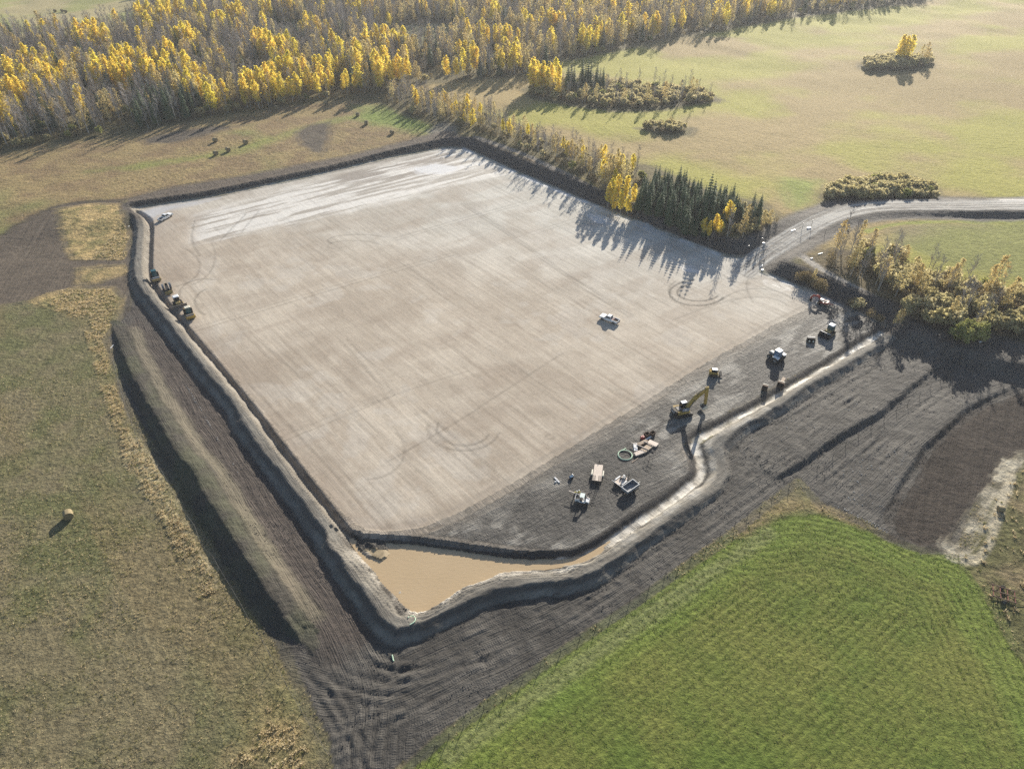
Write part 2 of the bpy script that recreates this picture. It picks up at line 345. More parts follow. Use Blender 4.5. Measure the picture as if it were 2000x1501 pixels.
# crop field
crop = [(780, 1520), (850, 1455), (960, 1373), (1100, 1273), (1250, 1174), (1360, 1095), (1440, 1040), (1500, 1010), (1540, 1000), (1600, 998), (1680, 1023), (1750, 1052), (1800, 1073), (1892, 1100), (1930, 1160), (1962, 1230), (2010, 1300), (2100, 1460), (2200, 1800), (500, 1800)]
CROP = gpl(crop)
d_crop = sd_poly(X, Y, CROP, 120)
cg = S01(.25, .75, .6 * n_s1 + .4 * n_s2)
paint(1 - S01(-.8, .8, d_crop + wob * .4), mixc((.105, .145, .030), (.160, .17, .045), cg), (.6, 0, .0, 0), 'crop_field')
paint((1 - S01(-.8, .8, d_crop + wob * .4)) * (1 - S01(3, 6, np.abs(d_crop + 3))) * .45, (.14, .20, .04))
paint(along([(880, 1470), (1060, 1345), (1250, 1210), (1400, 1110), (1500, 1040)], 1.7, 0, 1.2, .5) * .7 * (d_crop < 0), (.19, .20, .085))
paint(along([(1440, 1038), (1500, 1004), (1545, 985), (1600, 990), (1690, 1020), (1740, 1040)], 1.8, 0, 1.2, .7), mixc((.27, .20, .11), (.15, .14, .06), n_lo), (1, 0, 0, 0))
# ground right of the crop: straw strip, tan grass
tan = [(2200, 860), (2000, 885), (1968, 915), (1940, 990), (1900, 1085), (1895, 1105), (1930, 1160), (1962, 1230), (2010, 1300), (2200, 1500)]
paint(inside(tan, 0, 1.5), mixc((.20, .16, .09), (.12, .115, .05), S01(.3, .7, n_s2)), (1, 0, 0, 0), 'grass_verge')
# dark dirt round the earthworks
dirt = [(548, 1252), (520, 1215), (460, 1140), (405, 1052), (336, 930), (288, 862), (250, 797), (236, 757), (218, 690), (205, 660), (222, 640), (250, 600), (258, 560), (250, 420), (300, 404), (700, 900), (900, 1040), (1300, 900), (1720, 640), (1790, 640), (1900, 668), (2200, 720), (2200, 800), (2000, 880),
        (1960, 935), (1905, 1000), (1880, 1075), (1800, 1075), (1740, 1053), (1690, 1024), (1600, 985), (1560, 940), (1500, 985), (1440, 1035), (1360, 1090), (1250, 1170), (1100, 1270), (960, 1370), (850, 1450), (780, 1510), (700, 1600), (640, 1600), (632, 1450), (605, 1400), (580, 1335)]
soil = mixc((.050, .046, .041), (.092, .085, .075), S01(.25, .75, .5 * n_s2 + .5 * n_lo))
paint(inside(dirt, 0, .9, .5), soil, (0, 1, 0, .25), 'dirt_track')
paint(inside([(420, 700), (300, 640), (262, 600), (240, 660), (330, 800), (470, 1050), (590, 1240), (660, 1280), (740, 1230), (620, 1060)], 0, 2.5, 1) * .85, mixc((.062, .049, .041), (.088, .070, .058), n_s2))
# ploughed brown ground, right
paint(inside([(1735, 1008), (1770, 950), (1812, 880), (1850, 845), (1920, 790), (2000, 760), (2200, 740), (2200, 830), (2000, 885), (1962, 935), (1892, 1010), (1862, 1065), (1800, 1072), (1745, 1048)], 0, 1.2, .6), mixc((.043, .035, .029), (.068, .056, .046), n_s2), (.15, .8, 0, 0), 'ploughed_field')
paint(inside([(2000, 890), (1975, 905), (1955, 960), (1935, 1010), (1890, 1070), (1866, 1085), (1850, 1065), (1890, 1010), (1930, 960), (1962, 925)], 0, 1.2, 1.2), mixc((.42, .38, .29), (.20, .175, .12), S01(.3, .7, n_lo)), (.7, .2, 0, 0))
paint(along([(1880, 1095), (1905, 1098), (1930, 1070), (1945, 1020), (1952, 990), (1975, 930)], .8, 0, .5, .2) * .8, (.43, .38, .28))
# topsoil pile
pile_rough = (pile > .12) & (sp > -3.6)  # rough grey-brown to olive soil over the crest and outer slope
paint(pile_rough * 1.0, mixc((.066, .060, .050), (.080, .080, .054), S01(.3, .7, n_s2)), (.35, .6, 0, .1), 'topsoil_pile')
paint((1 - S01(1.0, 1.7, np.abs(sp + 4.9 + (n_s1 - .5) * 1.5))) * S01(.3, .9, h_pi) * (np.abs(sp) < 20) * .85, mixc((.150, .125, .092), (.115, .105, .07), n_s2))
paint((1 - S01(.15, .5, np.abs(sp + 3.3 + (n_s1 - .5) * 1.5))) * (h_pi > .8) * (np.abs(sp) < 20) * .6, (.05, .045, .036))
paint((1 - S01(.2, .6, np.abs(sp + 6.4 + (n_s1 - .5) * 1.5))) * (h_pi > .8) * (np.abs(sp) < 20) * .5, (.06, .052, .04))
# berm and banks
paint(S01(.05, .25, berm) * (1 - farw), mixc((.125, .115, .099), (.185, .172, .148), S01(.2, .8, n_lo)), (0, .55, 0, .2), 'soil_berm')
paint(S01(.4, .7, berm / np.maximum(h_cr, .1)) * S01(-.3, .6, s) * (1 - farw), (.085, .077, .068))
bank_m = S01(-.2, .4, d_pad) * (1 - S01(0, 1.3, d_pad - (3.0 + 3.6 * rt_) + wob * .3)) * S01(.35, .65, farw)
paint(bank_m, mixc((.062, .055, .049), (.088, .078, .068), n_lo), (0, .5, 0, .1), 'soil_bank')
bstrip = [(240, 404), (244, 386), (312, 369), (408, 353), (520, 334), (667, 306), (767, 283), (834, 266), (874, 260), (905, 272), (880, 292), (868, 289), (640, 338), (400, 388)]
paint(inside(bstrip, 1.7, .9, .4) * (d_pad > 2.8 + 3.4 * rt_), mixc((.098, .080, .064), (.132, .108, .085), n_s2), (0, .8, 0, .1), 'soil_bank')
paint(along([(0, 458), (60, 425), (115, 405), (170, 396), (246, 393)], 1.0, 1, .6, .3) * .8, (.07, .06, .048))
# yard and pad
in_pad = 1 - S01(-.5, .5, d_pad + (n_lo - .5) * .6)
d_yard = sd_poly(X, Y, YARD, 60)
m_yard = 1 - S01(-1.2, 1.2, d_yard + wob * .35)
th = R(-50); ua = X * math.cos(th) + Y * math.sin(th); va = -X * math.sin(th) + Y * math.cos(th)
th2 = R(33.5); ub = X * math.cos(th2) + Y * math.sin(th2); vb = -X * math.sin(th2) + Y * math.cos(th2)
st1 = fbm((ua + 6 * n_mid) / 30, (va + 1.2 * n_mid) / .8, 1, 41, 3, .8); st2 = fbm((ub + 6 * n_mid) / 20, (vb + 1.5 * n_s2) / .9, 1, 43, 3, .8)
tone = .5 + ((.30 * (st1 - .5) + .05 * (st2 - .5)) * 1.0 + .22 * (n_s1 - .5) + .22 * (n_s2 - .5))
pale = S01(170, 250, Y + X * .35) 
pc = mixc((.33, .275, .215), (.475, .415, .335), S01(.33, .64, tone))
pc2 = mixc((.41, .395, .35), (.55, .535, .485), S01(.33, .64, tone))
pc = pc * (1 - pale[:, None] * .8) + pc2 * pale[:, None] * .8
paint(in_pad, pc, (0, 0, 1, .12), 'gravel_pad')
paint(in_pad * S01(.50, .68, fbm(ub / 20, vb / 7, 1, 57, 3)) * .30, (.27, .215, .165))
paint(in_pad * S01(.53, .66, fbm(X + 20, Y, 24, 131, 4, .6)) * .35, mixc((.29, .235, .18), (.34, .285, .22), n_lo))
paint(in_pad * S01(.58, .7, fbm(X, Y + 40, 9, 133, 4, .6)) * .3, (.50, .465, .41))
# wet and clean patches toward the far corner
wetband = inside([(372, 478), (385, 420), (560, 370), (760, 322), (870, 292), (930, 310), (990, 340), (960, 345), (760, 392), (560, 440)], 0, 3, 1.5)
stripe = fbm((ub + n_mid * 5) / 15, (vb + n_lo * .8) / 1.5, 1, 61, 4)
paint(wetband * in_pad * .85, mixc((.31, .28, .24), (.62, .595, .55), S01(.36, .58, stripe)), (0, 0, .6, .45))
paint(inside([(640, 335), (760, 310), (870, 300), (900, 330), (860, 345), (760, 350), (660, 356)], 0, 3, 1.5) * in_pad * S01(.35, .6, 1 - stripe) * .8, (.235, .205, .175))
paint(inside([(275, 413), (300, 405), (386, 392), (430, 386), (386, 398), (330, 412), (300, 428), (285, 424)], 0, .9, .3), (.44, .43, .42), (0, 0, 0, .9))
paint(inside([(310, 425), (345, 405), (385, 418), (372, 478), (400, 520), (340, 560), (300, 540), (300, 450)], 0, 5, 2) * in_pad * .5, mixc((.27, .215, .165), (.35, .29, .23), n_s2))
for ln, wd in (([(905, 291), (1010, 339), (1150, 398), (1300, 457), (1405, 497)], .8), ([(1492, 534), (1546, 557), (1586, 572), (1642, 599), (1720, 629)], .6)):
    paint(along(ln, wd, 0, .5, .25) * in_pad * S01(.3, .5, fbm(X, Y, 9, 77)), (.62, .63, .64), (0, 0, 0, 1))
for pl in ([(1496, 548), (1520, 556), (1540, 565), (1524, 566), (1500, 556)], [(1240, 432), (1262, 440), (1290, 455), (1272, 452), (1248, 442)], [(1330, 520), (1352, 522), (1362, 530), (1340, 528)], [(1150, 420), (1180, 424), (1196, 436), (1168, 434)], [(800, 330), (850, 318), (905, 325), (880, 338), (820, 340)]):
    paint(inside(pl, 0, 1.0, .8) * .8, (.60, .60, .60), (0, 0, 0, .9))
yard_c = mixc((.046, .043, .039), (.082, .076, .068), S01(.3, .7, .6 * n_lo + .4 * n_s2))
paint(in_pad * m_yard, yard_c, (0, 1, 0, .45), 'dirt_yard')
paint(in_pad * m_yard * np.clip(S01(.50, .60, fbm((ub + 4 * n_mid) / 2.6, vb / 1.0, 3.0, 83, 3, .6)) * S01(.34, .5, fbm(X, Y, 17, 84)) * (.35 + .8 * n_lo), 0, .8), (.26, .245, .215))
dy = np.abs(d_yard + 1.2 + wob * .15)
paint(in_pad * (1 - S01(.7, 1.8, dy)) * .65, (.135, .12, .10))
paint(in_pad * (1 - S01(.25, .7, np.abs(d_yard - 1.6 + wob * .1))) * .5, (.24, .21, .175))
edge_l = in_pad * (1 - m_yard) * (1 - S01(.5, 6.0, -d_pad)) * (1 - farw)
paint(edge_l * .6, mixc((.25, .20, .155), (.36, .30, .235), n_lo), None)
# turning circle and other tyre marks pressed into the pad
TYRES = []
def arc(cx, cy, rx, ry, a0, a1, n=26): return [(cx + rx * math.cos(R(a0 + (a1 - a0) * i / n)), cy + ry * math.sin(R(a0 + (a1 - a0) * i / n))) for i in range(n + 1)]
for (cx, cy, rx, ry, a0, a1, st) in ((1362, 572, 54, 25, 20, 262, .8), (1364, 571, 41, 17, 25, 250, .8), (1330, 568, 24, 20, 120, 240, .4), (1480, 598, 74, 34, 200, 345, .35), (1478, 604, 62, 24, 215, 345, .3), (905, 838, 52, 32, 20, 200, .4), (905, 838, 70, 42, 10, 190, .35), (720, 880, 70, 55, -40, 90, .25),
                                   (1485, 505, 60, 40, 95, 170, .45), (1460, 510, 60, 44, 85, 150, .4), (700, 470, 60, 12, 150, 330, .35), (690, 480, 50, 10, 140, 340, .3), (330, 520, 60, 40, -60, 80, .35), (350, 500, 70, 60, -30, 70, .3), (400, 575, 50, 30, 150, 290, .4), (420, 590, 40, 28, 120, 240, .45), (1075, 853, 9, 5, 0, 350, .3), (745, 320, 30, 8, -20, 120, .3)):
    TYRES.append((arc(cx, cy, rx, ry, a0, a1), .28, st))
for ln, st in (([(380, 430), (372, 470), (390, 500)], .4), ([(480, 418), (430, 470)], .4), ([(505, 412), (470, 455)], .35), ([(1470, 520), (1455, 560), (1470, 590)], .35), ([(1500, 535), (1525, 560)], .3), ([(900, 398), (1010, 470), (1110, 545), (1230, 620)], .3), ([(905, 396), (1015, 468), (1116, 542), (1238, 618)], .3), ([(760, 900), (900, 820), (1020, 740), (1100, 690)], .25)):
    TYRES.append((ln, .3, st))
_tr = random.Random(5)
for _ in range(34):
    x0_, y0_ = _tr.uniform(-110, 90), _tr.uniform(105, 290); a_ = (th if _ % 3 else th2) + _tr.uniform(-.05, .05); L_ = _tr.uniform(25, 90); bend_ = _tr.uniform(-.10, .10)
    for off in (-.95, .95):
        TYRES.append((np.array([(x0_ + math.cos(a_ + bend_ * q / 6) * L_ * q / 6 - math.sin(a_) * off, y0_ + math.sin(a_ + bend_ * q / 6) * L_ * q / 6 + math.cos(a_) * off) for q in range(7)]), .22, _tr.uniform(.10, .3)))
for ln, wd, st in TYRES:
    L = ln if isinstance(ln, np.ndarray) else smooth_line(gpl(ln), 1)
    d = np.abs(line_info(X, Y, L, 4)[0]); m = (1 - S01(wd * .6, wd * 1.7, d)) * in_pad
    A = A * (1 - m[:, None] * st * .75); Z -= m * .05 * st
RUTS = [[(560, 1215), (600, 1260), (640, 1305), (700, 1340), (800, 1345), (940, 1300)], [(600, 1240), (640, 1290), (690, 1325), (780, 1332), (920, 1280)], [(640, 1255), (662, 1290), (700, 1312), (760, 1318)], [(585, 1280), (625, 1330), (690, 1365), (800, 1370)], [(700, 1501), (690, 1420), (660, 1360), (630, 1330)], [(720, 1501), (715, 1420), (735, 1360), (800, 1310), (900, 1265), (1040, 1200)],
        [(640, 1440), (690, 1430), (760, 1400), (860, 1350), (1000, 1270), (1150, 1180)], [(660, 1480), (720, 1455), (800, 1405), (900, 1340), (1040, 1250), (1200, 1150)], [(780, 1270), (860, 1262), (980, 1215), (1100, 1160), (1240, 1080)], [(790, 1300), (900, 1280), (1020, 1225), (1160, 1140), (1330, 1040)], [(700, 1240), (720, 1280), (760, 1300), (800, 1296)], [(610, 1300), (640, 1380), (690, 1440), (730, 1501)], [(1300, 1060), (1400, 985), (1480, 930), (1560, 870), (1680, 780)], [(1320, 1075), (1420, 1000), (1500, 945), (1560, 905)], [(1450, 950), (1440, 900), (1470, 850), (1560, 800), (1700, 720)], [(1480, 920), (1500, 880), (1560, 840), (1680, 765)],
        [(598, 1300), (604, 1293), (616, 1290), (626, 1296), (630, 1306)], [(604, 1304), (610, 1300), (618, 1303)], [(1640, 930), (1720, 870), (1800, 800), (1900, 730)], [(1660, 950), (1740, 885), (1820, 815)], [(1600, 940), (1680, 880), (1790, 790)]]
for ln in RUTS:
    L = smooth_line(gpl(ln), 2)
    d = line_info(X, Y, L, 6)[0] + (n_lo - .5) * .5
    for off in (-1.0, 1.0):
        a_ = np.abs(d - off)
        Z += (np.exp(-((a_ - .75) / .4) ** 2) * .055 - np.exp(-(a_ / .55) ** 2) * .08) * (1 - in_pad) * (np.abs(d) < 5.5) * (.2 + 1.4 * S01(.3, .7, n_s2))
# silt in the ditches
silt = mixc((.36, .325, .265), (.55, .52, .46), S01(.3, .7, n_lo))
paint((1 - S01(.75, 1.25, adr + (n_hi - .5) * .5)) * (u_dr < 165) * (.55 + .45 * S01(.3, .6, vnoise(u_dr / 1.3, d_dr / 3, 19))), silt, (0, .2, 0, .55), 'drainage_ditch')
paint((S01(1.0, 1.4, adr) * (1 - S01(2.2, 2.9, adr))) * (d_pad < 2.0) * (np.abs(d_dr) < 39), (.062, .057, .052), (0, .7, 0, .1), 'drainage_ditch')
paint((1 - S01(.5, 1.0, np.abs(d_dr + (np.sign(line_info(np.array([inside_pt[0]]), np.array([inside_pt[1]]), DITCH_R, 400)[0][0])) * 2.6 + wob * .2))) * .5 * (u_dr > 55) * (u_dr < 165), silt)
paint((1 - S01(.3, .65, adl)) * .85, mixc((.16, .142, .118), (.27, .24, .20), n_lo), (0, .3, 0, .2), 'drainage_ditch')
inl = np.sign(line_info(np.array([inside_pt[0]]), np.array([inside_pt[1]]), DITCH_L, 400)[0][0])
paint((1 - S01(.25, .6, np.abs(d_dl * inl + 1.25 + wob * .2))) * .45 * (np.abs(d_dl) < 39), (.27, .235, .19))
ZONE[(adl < 1.3) & (np.abs(d_dl) < 39)] = zid('drainage_ditch')
paint(S01(-.5, -.1, d_po) * (1 - S01(.2, .8, d_po)) * (d_pad > 3) * .8, (.135, .105, .07), (0, .3, 0, .7))
# pale crust on the pond shore
shore = S01(-.6, .1, d_po) * (1 - S01(.6, 2.2, d_po + wob * .5)) * (d_pad > 3.0)
paint(shore * S01(.32, .55, n_lo), mixc((.26, .23, .19), (.46, .425, .365), n_hi), (.2, .4, 0, .3), 'drainage_ditch')
paint((d_po < -.5) * 1.0, (.32, .25, .15), (0, 0, 0, .5), 'drainage_ditch')
# road
road_c = mixc((.20, .185, .165), (.40, .385, .35), S01(.35, .65, fbm(u_road / 18, d_road / .55, 1, 67, 3)))
rw = S01(0, 8, u_road)
paint((1 - S01(8.5, 12, dr + wob * .6)) * (u_road > 12) * S01(10, 20, u_road), mixc((.075, .067, .060), (.11, .10, .088), n_lo), (0, .8, 0, .2), 'dirt_road')
paint((1 - S01(3.6, 4.8, dr + wob * .25)) * rw, road_c, (0, .5, .3, .15), 'dirt_road')
paint(inside([(1933, 386), (1960, 383), (2150, 383), (2150, 399), (1950, 400)], UP, 1.2, .8), (.40, .385, .36), (0, .3, 0, .3))

# relief: clods and grass hummocks
gr = Wt[:, 0]; so = Wt[:, 1]
near_w = 1 - S01(320, 420, Y)
Z += near_w * gr * ((n_hi - .5) * .16 + (n_lo - .5) * .28)
golden = gr * S01(.19, .26, A[:, 0])
Z += near_w * golden * (vnoise(X / 1.1, Y / 1.1, 51) - .3) * .22
Z += near_w * so * (1 - in_pad) * ((n_hi - .5) * .13 + (n_lo - .5) * .18 + (vnoise(X / 1.7, Y / 1.7, 88) - .5) * .12)
Z += in_pad * ((n_lo - .5) * .05)
Z += in_pad * m_yard * ((n_hi - .5) * .08 + (n_lo - .5) * .10)

# directions the machines and implements ran: (u along, v across)
FA = np.zeros((N, 3)); FB = np.zeros((N, 3))
FA[:, 0] = ua; FA[:, 1] = va; FA[:, 2] = 1
FB[:, 0] = ub; FB[:, 1] = vb; FB[:, 2] = .18
GL = smooth_line(gpl([(240, 520), (262, 600), (330, 720), (420, 850), (520, 1000), (620, 1150), (690, 1270), (720, 1360), (700, 1501), (690, 1700)]), 2)
GR = smooth_line(gpl([(560, 1340), (660, 1365), (760, 1350), (900, 1290), (1100, 1190), (1300, 1060), (1450, 955), (1600, 830), (1740, 730), (1900, 690)]), 2)
dA, uA, _ = line_info(X, Y, GL, 90); dB, uB, _ = line_info(X, Y, GR, 90)
dm = (ZONE == zid('dirt_track')) | (ZONE == zid('topsoil_pile')) | ((ZONE == zid('soil_berm')))
wA = np.clip(1 - np.abs(dA) / (np.abs(dA) + np.abs(dB) + .1), 0, 1)
wA = S01(.25, .75, wA)
FA[dm, 0] = uA[dm]; FA[dm, 1] = dA[dm]; FA[dm, 2] = wA[dm]
FB[dm, 0] = uB[dm]; FB[dm, 1] = dB[dm]; FB[dm, 2] = 1 - wA[dm]
pm = ZONE == zid('ploughed_field'); q = R(58)
FA[pm & (X > 0), 0] = (X * math.cos(q) + Y * math.sin(q))[pm & (X > 0)]; FA[pm & (X > 0), 1] = (-X * math.sin(q) + Y * math.cos(q))[pm & (X > 0)]
q = R(100); k = pm & (X < 0)
FA[k, 0] = (X * math.cos(q) + Y * math.sin(q))[k]; FA[k, 1] = (-X * math.sin(q) + Y * math.cos(q))[k]
FB[pm, 2] = .25
q = R(95); k = ZONE == zid('stubble_field')
FA[k, 0] = (X * math.cos(q) + Y * math.sin(q))[k]; FA[k, 1] = (-X * math.sin(q) + Y * math.cos(q))[k]; FB[k, 2] = 0
CROP_L = gpl([(500, 1800), (780, 1520), (1100, 1273), (1440, 1040), (1800, 790)]); CROP_R = smooth_line(gpl([(1440, 1000), (1560, 985), (1700, 1018), (1800, 1070), (1900, 1100), (1962, 1215), (2010, 1300), (2200, 1750)]), 2)
d_cl = np.abs(line_info(X, Y, CROP_L, 300)[0]); d_rt = np.abs(line_info(X, Y, CROP_R, 300)[0])
k = ZONE == zid('crop_field'); FA[k, 1] = np.where(d_rt < 17 + (n_s1 - .5) * 6, d_rt, d_cl)[k]; FA[k, 0] = (X * .8 + Y * .6)[k]; FB[k, 2] = 0
ROW_V = np.where(d_rt < 17, d_rt, d_cl)
k = ZONE == zid('far_field'); q = R(-22) ; FA[k, 0] = (X * math.cos(q) + Y * math.sin(q))[k]; FA[k, 1] = (-X * math.sin(q) + Y * math.cos(q) + 14 * np.sin(X / 70.0))[k]; FB[k, 2] = 0
k = ZONE == zid('hay_field'); q = R(-4) ; FA[k, 0] = (X * math.cos(q) + Y * math.sin(q))[k]; FA[k, 1] = (-X * math.sin(q) + Y * math.cos(q) + 5 * np.sin(X / 40.0))[k]; FB[k, 2] = 0
k = ZONE == zid('dirt_road'); FA[k, 0] = u_road[k]; FA[k, 1] = d_road[k]; FB[k, 2] = 0
k = ZONE == zid('soil_bank'); FA[k, 0] = d_pad[k] * 3; FA[k, 1] = u_cr[k] * .0 + ub[k]; FB[k, 2] = 0
k = ZONE == zid('dirt_yard')
FA[k, 0] = ub[k]; FA[k, 1] = vb[k] + 2.5 * (fbm(X, Y, 18, 15)[k] - .5) * 2; FB[k, 2] = .3
ROWS = np.zeros(N); ROWS[ZONE == zid('crop_field')] = 1.0
seam = (ZONE == zid('crop_field')) & (np.abs(d_rt - 17 - (n_s1 - .5) * 6) < 1.3)
ROWS[seam] = 0; FA[seam, 2] = 0

ZG = Z.reshape(GX.shape)
def zat(x, y):
    i = min(max(int(np.searchsorted(XS, x)) - 1, 0), len(XS) - 2); j = min(max(int(np.searchsorted(YS, y)) - 1, 0), len(YS) - 2)
    a = (x - XS[i]) / (XS[i + 1] - XS[i]); b = (y - YS[j]) / (YS[j + 1] - YS[j])
    return float((ZG[j, i] * (1 - a) + ZG[j, i + 1] * a) * (1 - b) + (ZG[j + 1, i] * (1 - a) + ZG[j + 1, i + 1] * a) * b)
def zat_v(x, y):
    i = np.clip(np.searchsorted(XS, x) - 1, 0, len(XS) - 2); j = np.clip(np.searchsorted(YS, y) - 1, 0, len(YS) - 2)
    a = (x - XS[i]) / (XS[i + 1] - XS[i]); b = (y - YS[j]) / (YS[j + 1] - YS[j])
    return (ZG[j, i] * (1 - a) + ZG[j, i + 1] * a) * (1 - b) + (ZG[j + 1, i] * (1 - a) + ZG[j + 1, i + 1] * a) * b
def at(px, py):
    z = 0.0
    for _ in range(5):
        x, y = gp(px, py, z); z = zat(x, y)
    return Vector((float(x), float(y), z))
def nearest_idx(x, y):
    i = np.clip(np.searchsorted(XS, x), 0, len(XS) - 1); j = np.clip(np.searchsorted(YS, y), 0, len(YS) - 1)
    return j * len(XS) + i

# ground shader: surveyed colour + grain that follows the flow directions
def ground_material():
    m = bpy.data.materials.new('ground'); m.use_nodes = True
    n = m.node_tree.nodes; l = m.node_tree.links; b = n['Principled BSDF']
    def attr(name):
        a = n.new('ShaderNodeAttribute'); a.attribute_name = name; return a
    def math_(op, a, b_=None, c=None, clamp=False):
        k = n.new('ShaderNodeMath'); k.operation = op; k.use_clamp = clamp
        for i, v in enumerate((a, b_, c)):
            if v is None: continue
            if isinstance(v, (int, float)): k.inputs[i].default_value = v
            else: l.new(v, k.inputs[i])
        return k.outputs[0]
    def noise(vec, scale, detail=3, rough=.55):
        k = n.new('ShaderNodeTexNoise'); k.inputs['Scale'].default_value = scale; k.inputs['Detail'].default_value = detail; k.inputs['Roughness'].default_value = rough
        l.new(vec, k.inputs['Vector']); return k.outputs['Fac']
    def scaled(vec, sx, sy, sz=1.0):
        k = n.new('ShaderNodeVectorMath'); k.operation = 'MULTIPLY'; k.inputs[1].default_value = (sx, sy, sz); l.new(vec, k.inputs[0]); return k.outputs[0]
    col = attr('base'); wt = attr('grain'); fa = attr('flow_a'); fb = attr('flow_b'); rw_ = attr('rows')
    geo = n.new('ShaderNodeNewGeometry'); pos = geo.outputs['Position']
    sx = n.new('ShaderNodeSeparateColor'); l.new(wt.outputs['Color'], sx.inputs[0])
    G, T, P = sx.outputs[0], sx.outputs[1], sx.outputs[2]; WET = wt.outputs['Alpha']
    fas = n.new('ShaderNodeSeparateXYZ'); l.new(fa.outputs['Vector'], fas.inputs[0]); fbs = n.new('ShaderNodeSeparateXYZ'); l.new(fb.outputs['Vector'], fbs.inputs[0])
    va_ = scaled(fa.outputs['Vector'], .045, 1.0, 0); vb_ = scaled(fb.outputs['Vector'], .045, 1.0, 0)
    wn = n.new('ShaderNodeTexNoise'); wn.inputs['Scale'].default_value = .035; wn.inputs['Detail'].default_value = 3; l.new(pos, wn.inputs['Vector'])
    wsub = n.new('ShaderNodeVectorMath'); wsub.operation = 'MULTIPLY_ADD'; wsub.inputs[1].default_value = (0, 3.2, 0); wsub.inputs[2].default_value = (0, -1.6, 0); l.new(wn.outputs['Color'], wsub.inputs[0])
    wsc = n.new('ShaderNodeVectorMath'); wsc.operation = 'SCALE'; l.new(wsub.outputs[0], wsc.inputs[0]); l.new(T, wsc.inputs['Scale'])
    def warp(v):
        k = n.new('ShaderNodeVectorMath'); k.operation = 'ADD'; l.new(v, k.inputs[0]); l.new(wsc.outputs[0], k.inputs[1]); return k.outputs[0]
    va_ = warp(va_); vb_ = warp(vb_)
    sa = noise(va_, .85, 6, .62); sb = noise(vb_, .8, 6, .62)
    sa_f = noise(va_, 4.5, 2, .5); sb_f = noise(vb_, 4.2, 2, .5)
    # flow streaks, weighted
    stk = math_('ADD', math_('MULTIPLY', math_('SUBTRACT', sa, .5), fas.outputs[2]), math_('MULTIPLY', math_('SUBTRACT', sb, .5), fbs.outputs[2]))
    stf = math_('ADD', math_('MULTIPLY', math_('SUBTRACT', sa_f, .5), fas.outputs[2]), math_('MULTIPLY', math_('SUBTRACT', sb_f, .5), fbs.outputs[2]))
    fine = noise(pos, 1.1, 6, .68); finer = noise(pos, 3.2, 3, .6); clump = noise(pos, .42, 4, .65)
    # track cleat ribs
    rib = math_('MULTIPLY', math_('SINE', math_('MULTIPLY', fas.outputs[0], 15.0)), math_('GREATER_THAN', sa, .53))
    rib = math_('MULTIPLY', rib, math_('GREATER_THAN', fas.outputs[2], .35))
    rib2 = math_('MULTIPLY', math_('MULTIPLY', math_('SINE', math_('MULTIPLY', fbs.outputs[0], 15.0)), math_('GREATER_THAN', sb, .53)), math_('GREATER_THAN', fbs.outputs[2], .45))
    ribs = math_('MULTIPLY', math_('ADD', rib, rib2), T)
    rows = math_('MULTIPLY', math_('SINE', math_('MULTIPLY', math_('ADD', fas.outputs[1], math_('MULTIPLY', fine, 1.3)), 4.4)), rw_.outputs['Fac'])
    # colour factor
    f = math_('ADD', math_('MULTIPLY', math_('SUBTRACT', clump, .5), math_('MULTIPLY', G, 1.25)), math_('MULTIPLY', math_('SUBTRACT', fine, .5), math_('MULTIPLY_ADD', G, 1.9, .55)))
    f = math_('ADD', f, math_('MULTIPLY', stk, math_('ADD', math_('MULTIPLY', T, 1.0), math_('MULTIPLY_ADD', P, .32, .25))))
    f = math_('ADD', f, math_('MULTIPLY', stf, math_('ADD', math_('MULTIPLY', T, .8), math_('MULTIPLY_ADD', P, .42, .15))))
    f = math_('ADD', f, math_('MULTIPLY', rows, .08))
    f = math_('ADD', f, math_('MULTIPLY', math_('SUBTRACT', finer, .5), .35))
    fac = math_('MAXIMUM', math_('ADD', f, 1.0), .25)
    mul = n.new('ShaderNodeVectorMath'); mul.operation = 'SCALE'; l.new(col.outputs['Color'], mul.inputs[0]); l.new(fac, mul.inputs['Scale'])
    l.new(mul.outputs[0], b.inputs['Base Color'])
    # small stones lighten dark soil
    rough = math_('SUBTRACT', .88, math_('MULTIPLY', WET, math_('MULTIPLY_ADD', fine, .5, .15)), clamp=True)
    l.new(rough, b.inputs['Roughness']); l.new(math_('MULTIPLY_ADD', WET, .45, .10), b.inputs['Specular IOR Level'])
    h = math_('ADD', math_('MULTIPLY', stk, math_('MULTIPLY_ADD', T, .32, math_('MULTIPLY', P, .05))), math_('MULTIPLY', stf, math_('MULTIPLY_ADD', T, .30, math_('MULTIPLY', P, .02))))
    h = math_('ADD', h, math_('MULTIPLY', ribs, .018))
    h = math_('ADD', h, math_('MULTIPLY', fine, math_('MULTIPLY_ADD', G, .85, math_('MULTIPLY_ADD', T, .34, .03))))
    h = math_('ADD', h, math_('MULTIPLY', rows, .03))
    bp = n.new('ShaderNodeBump'); bp.inputs['Strength'].default_value = .8; bp.inputs['Distance'].default_value = 1.0
    l.new(h, bp.inputs['Height']); l.new(bp.outputs[0], b.inputs['Normal'])
    return m
GROUND = ground_material()

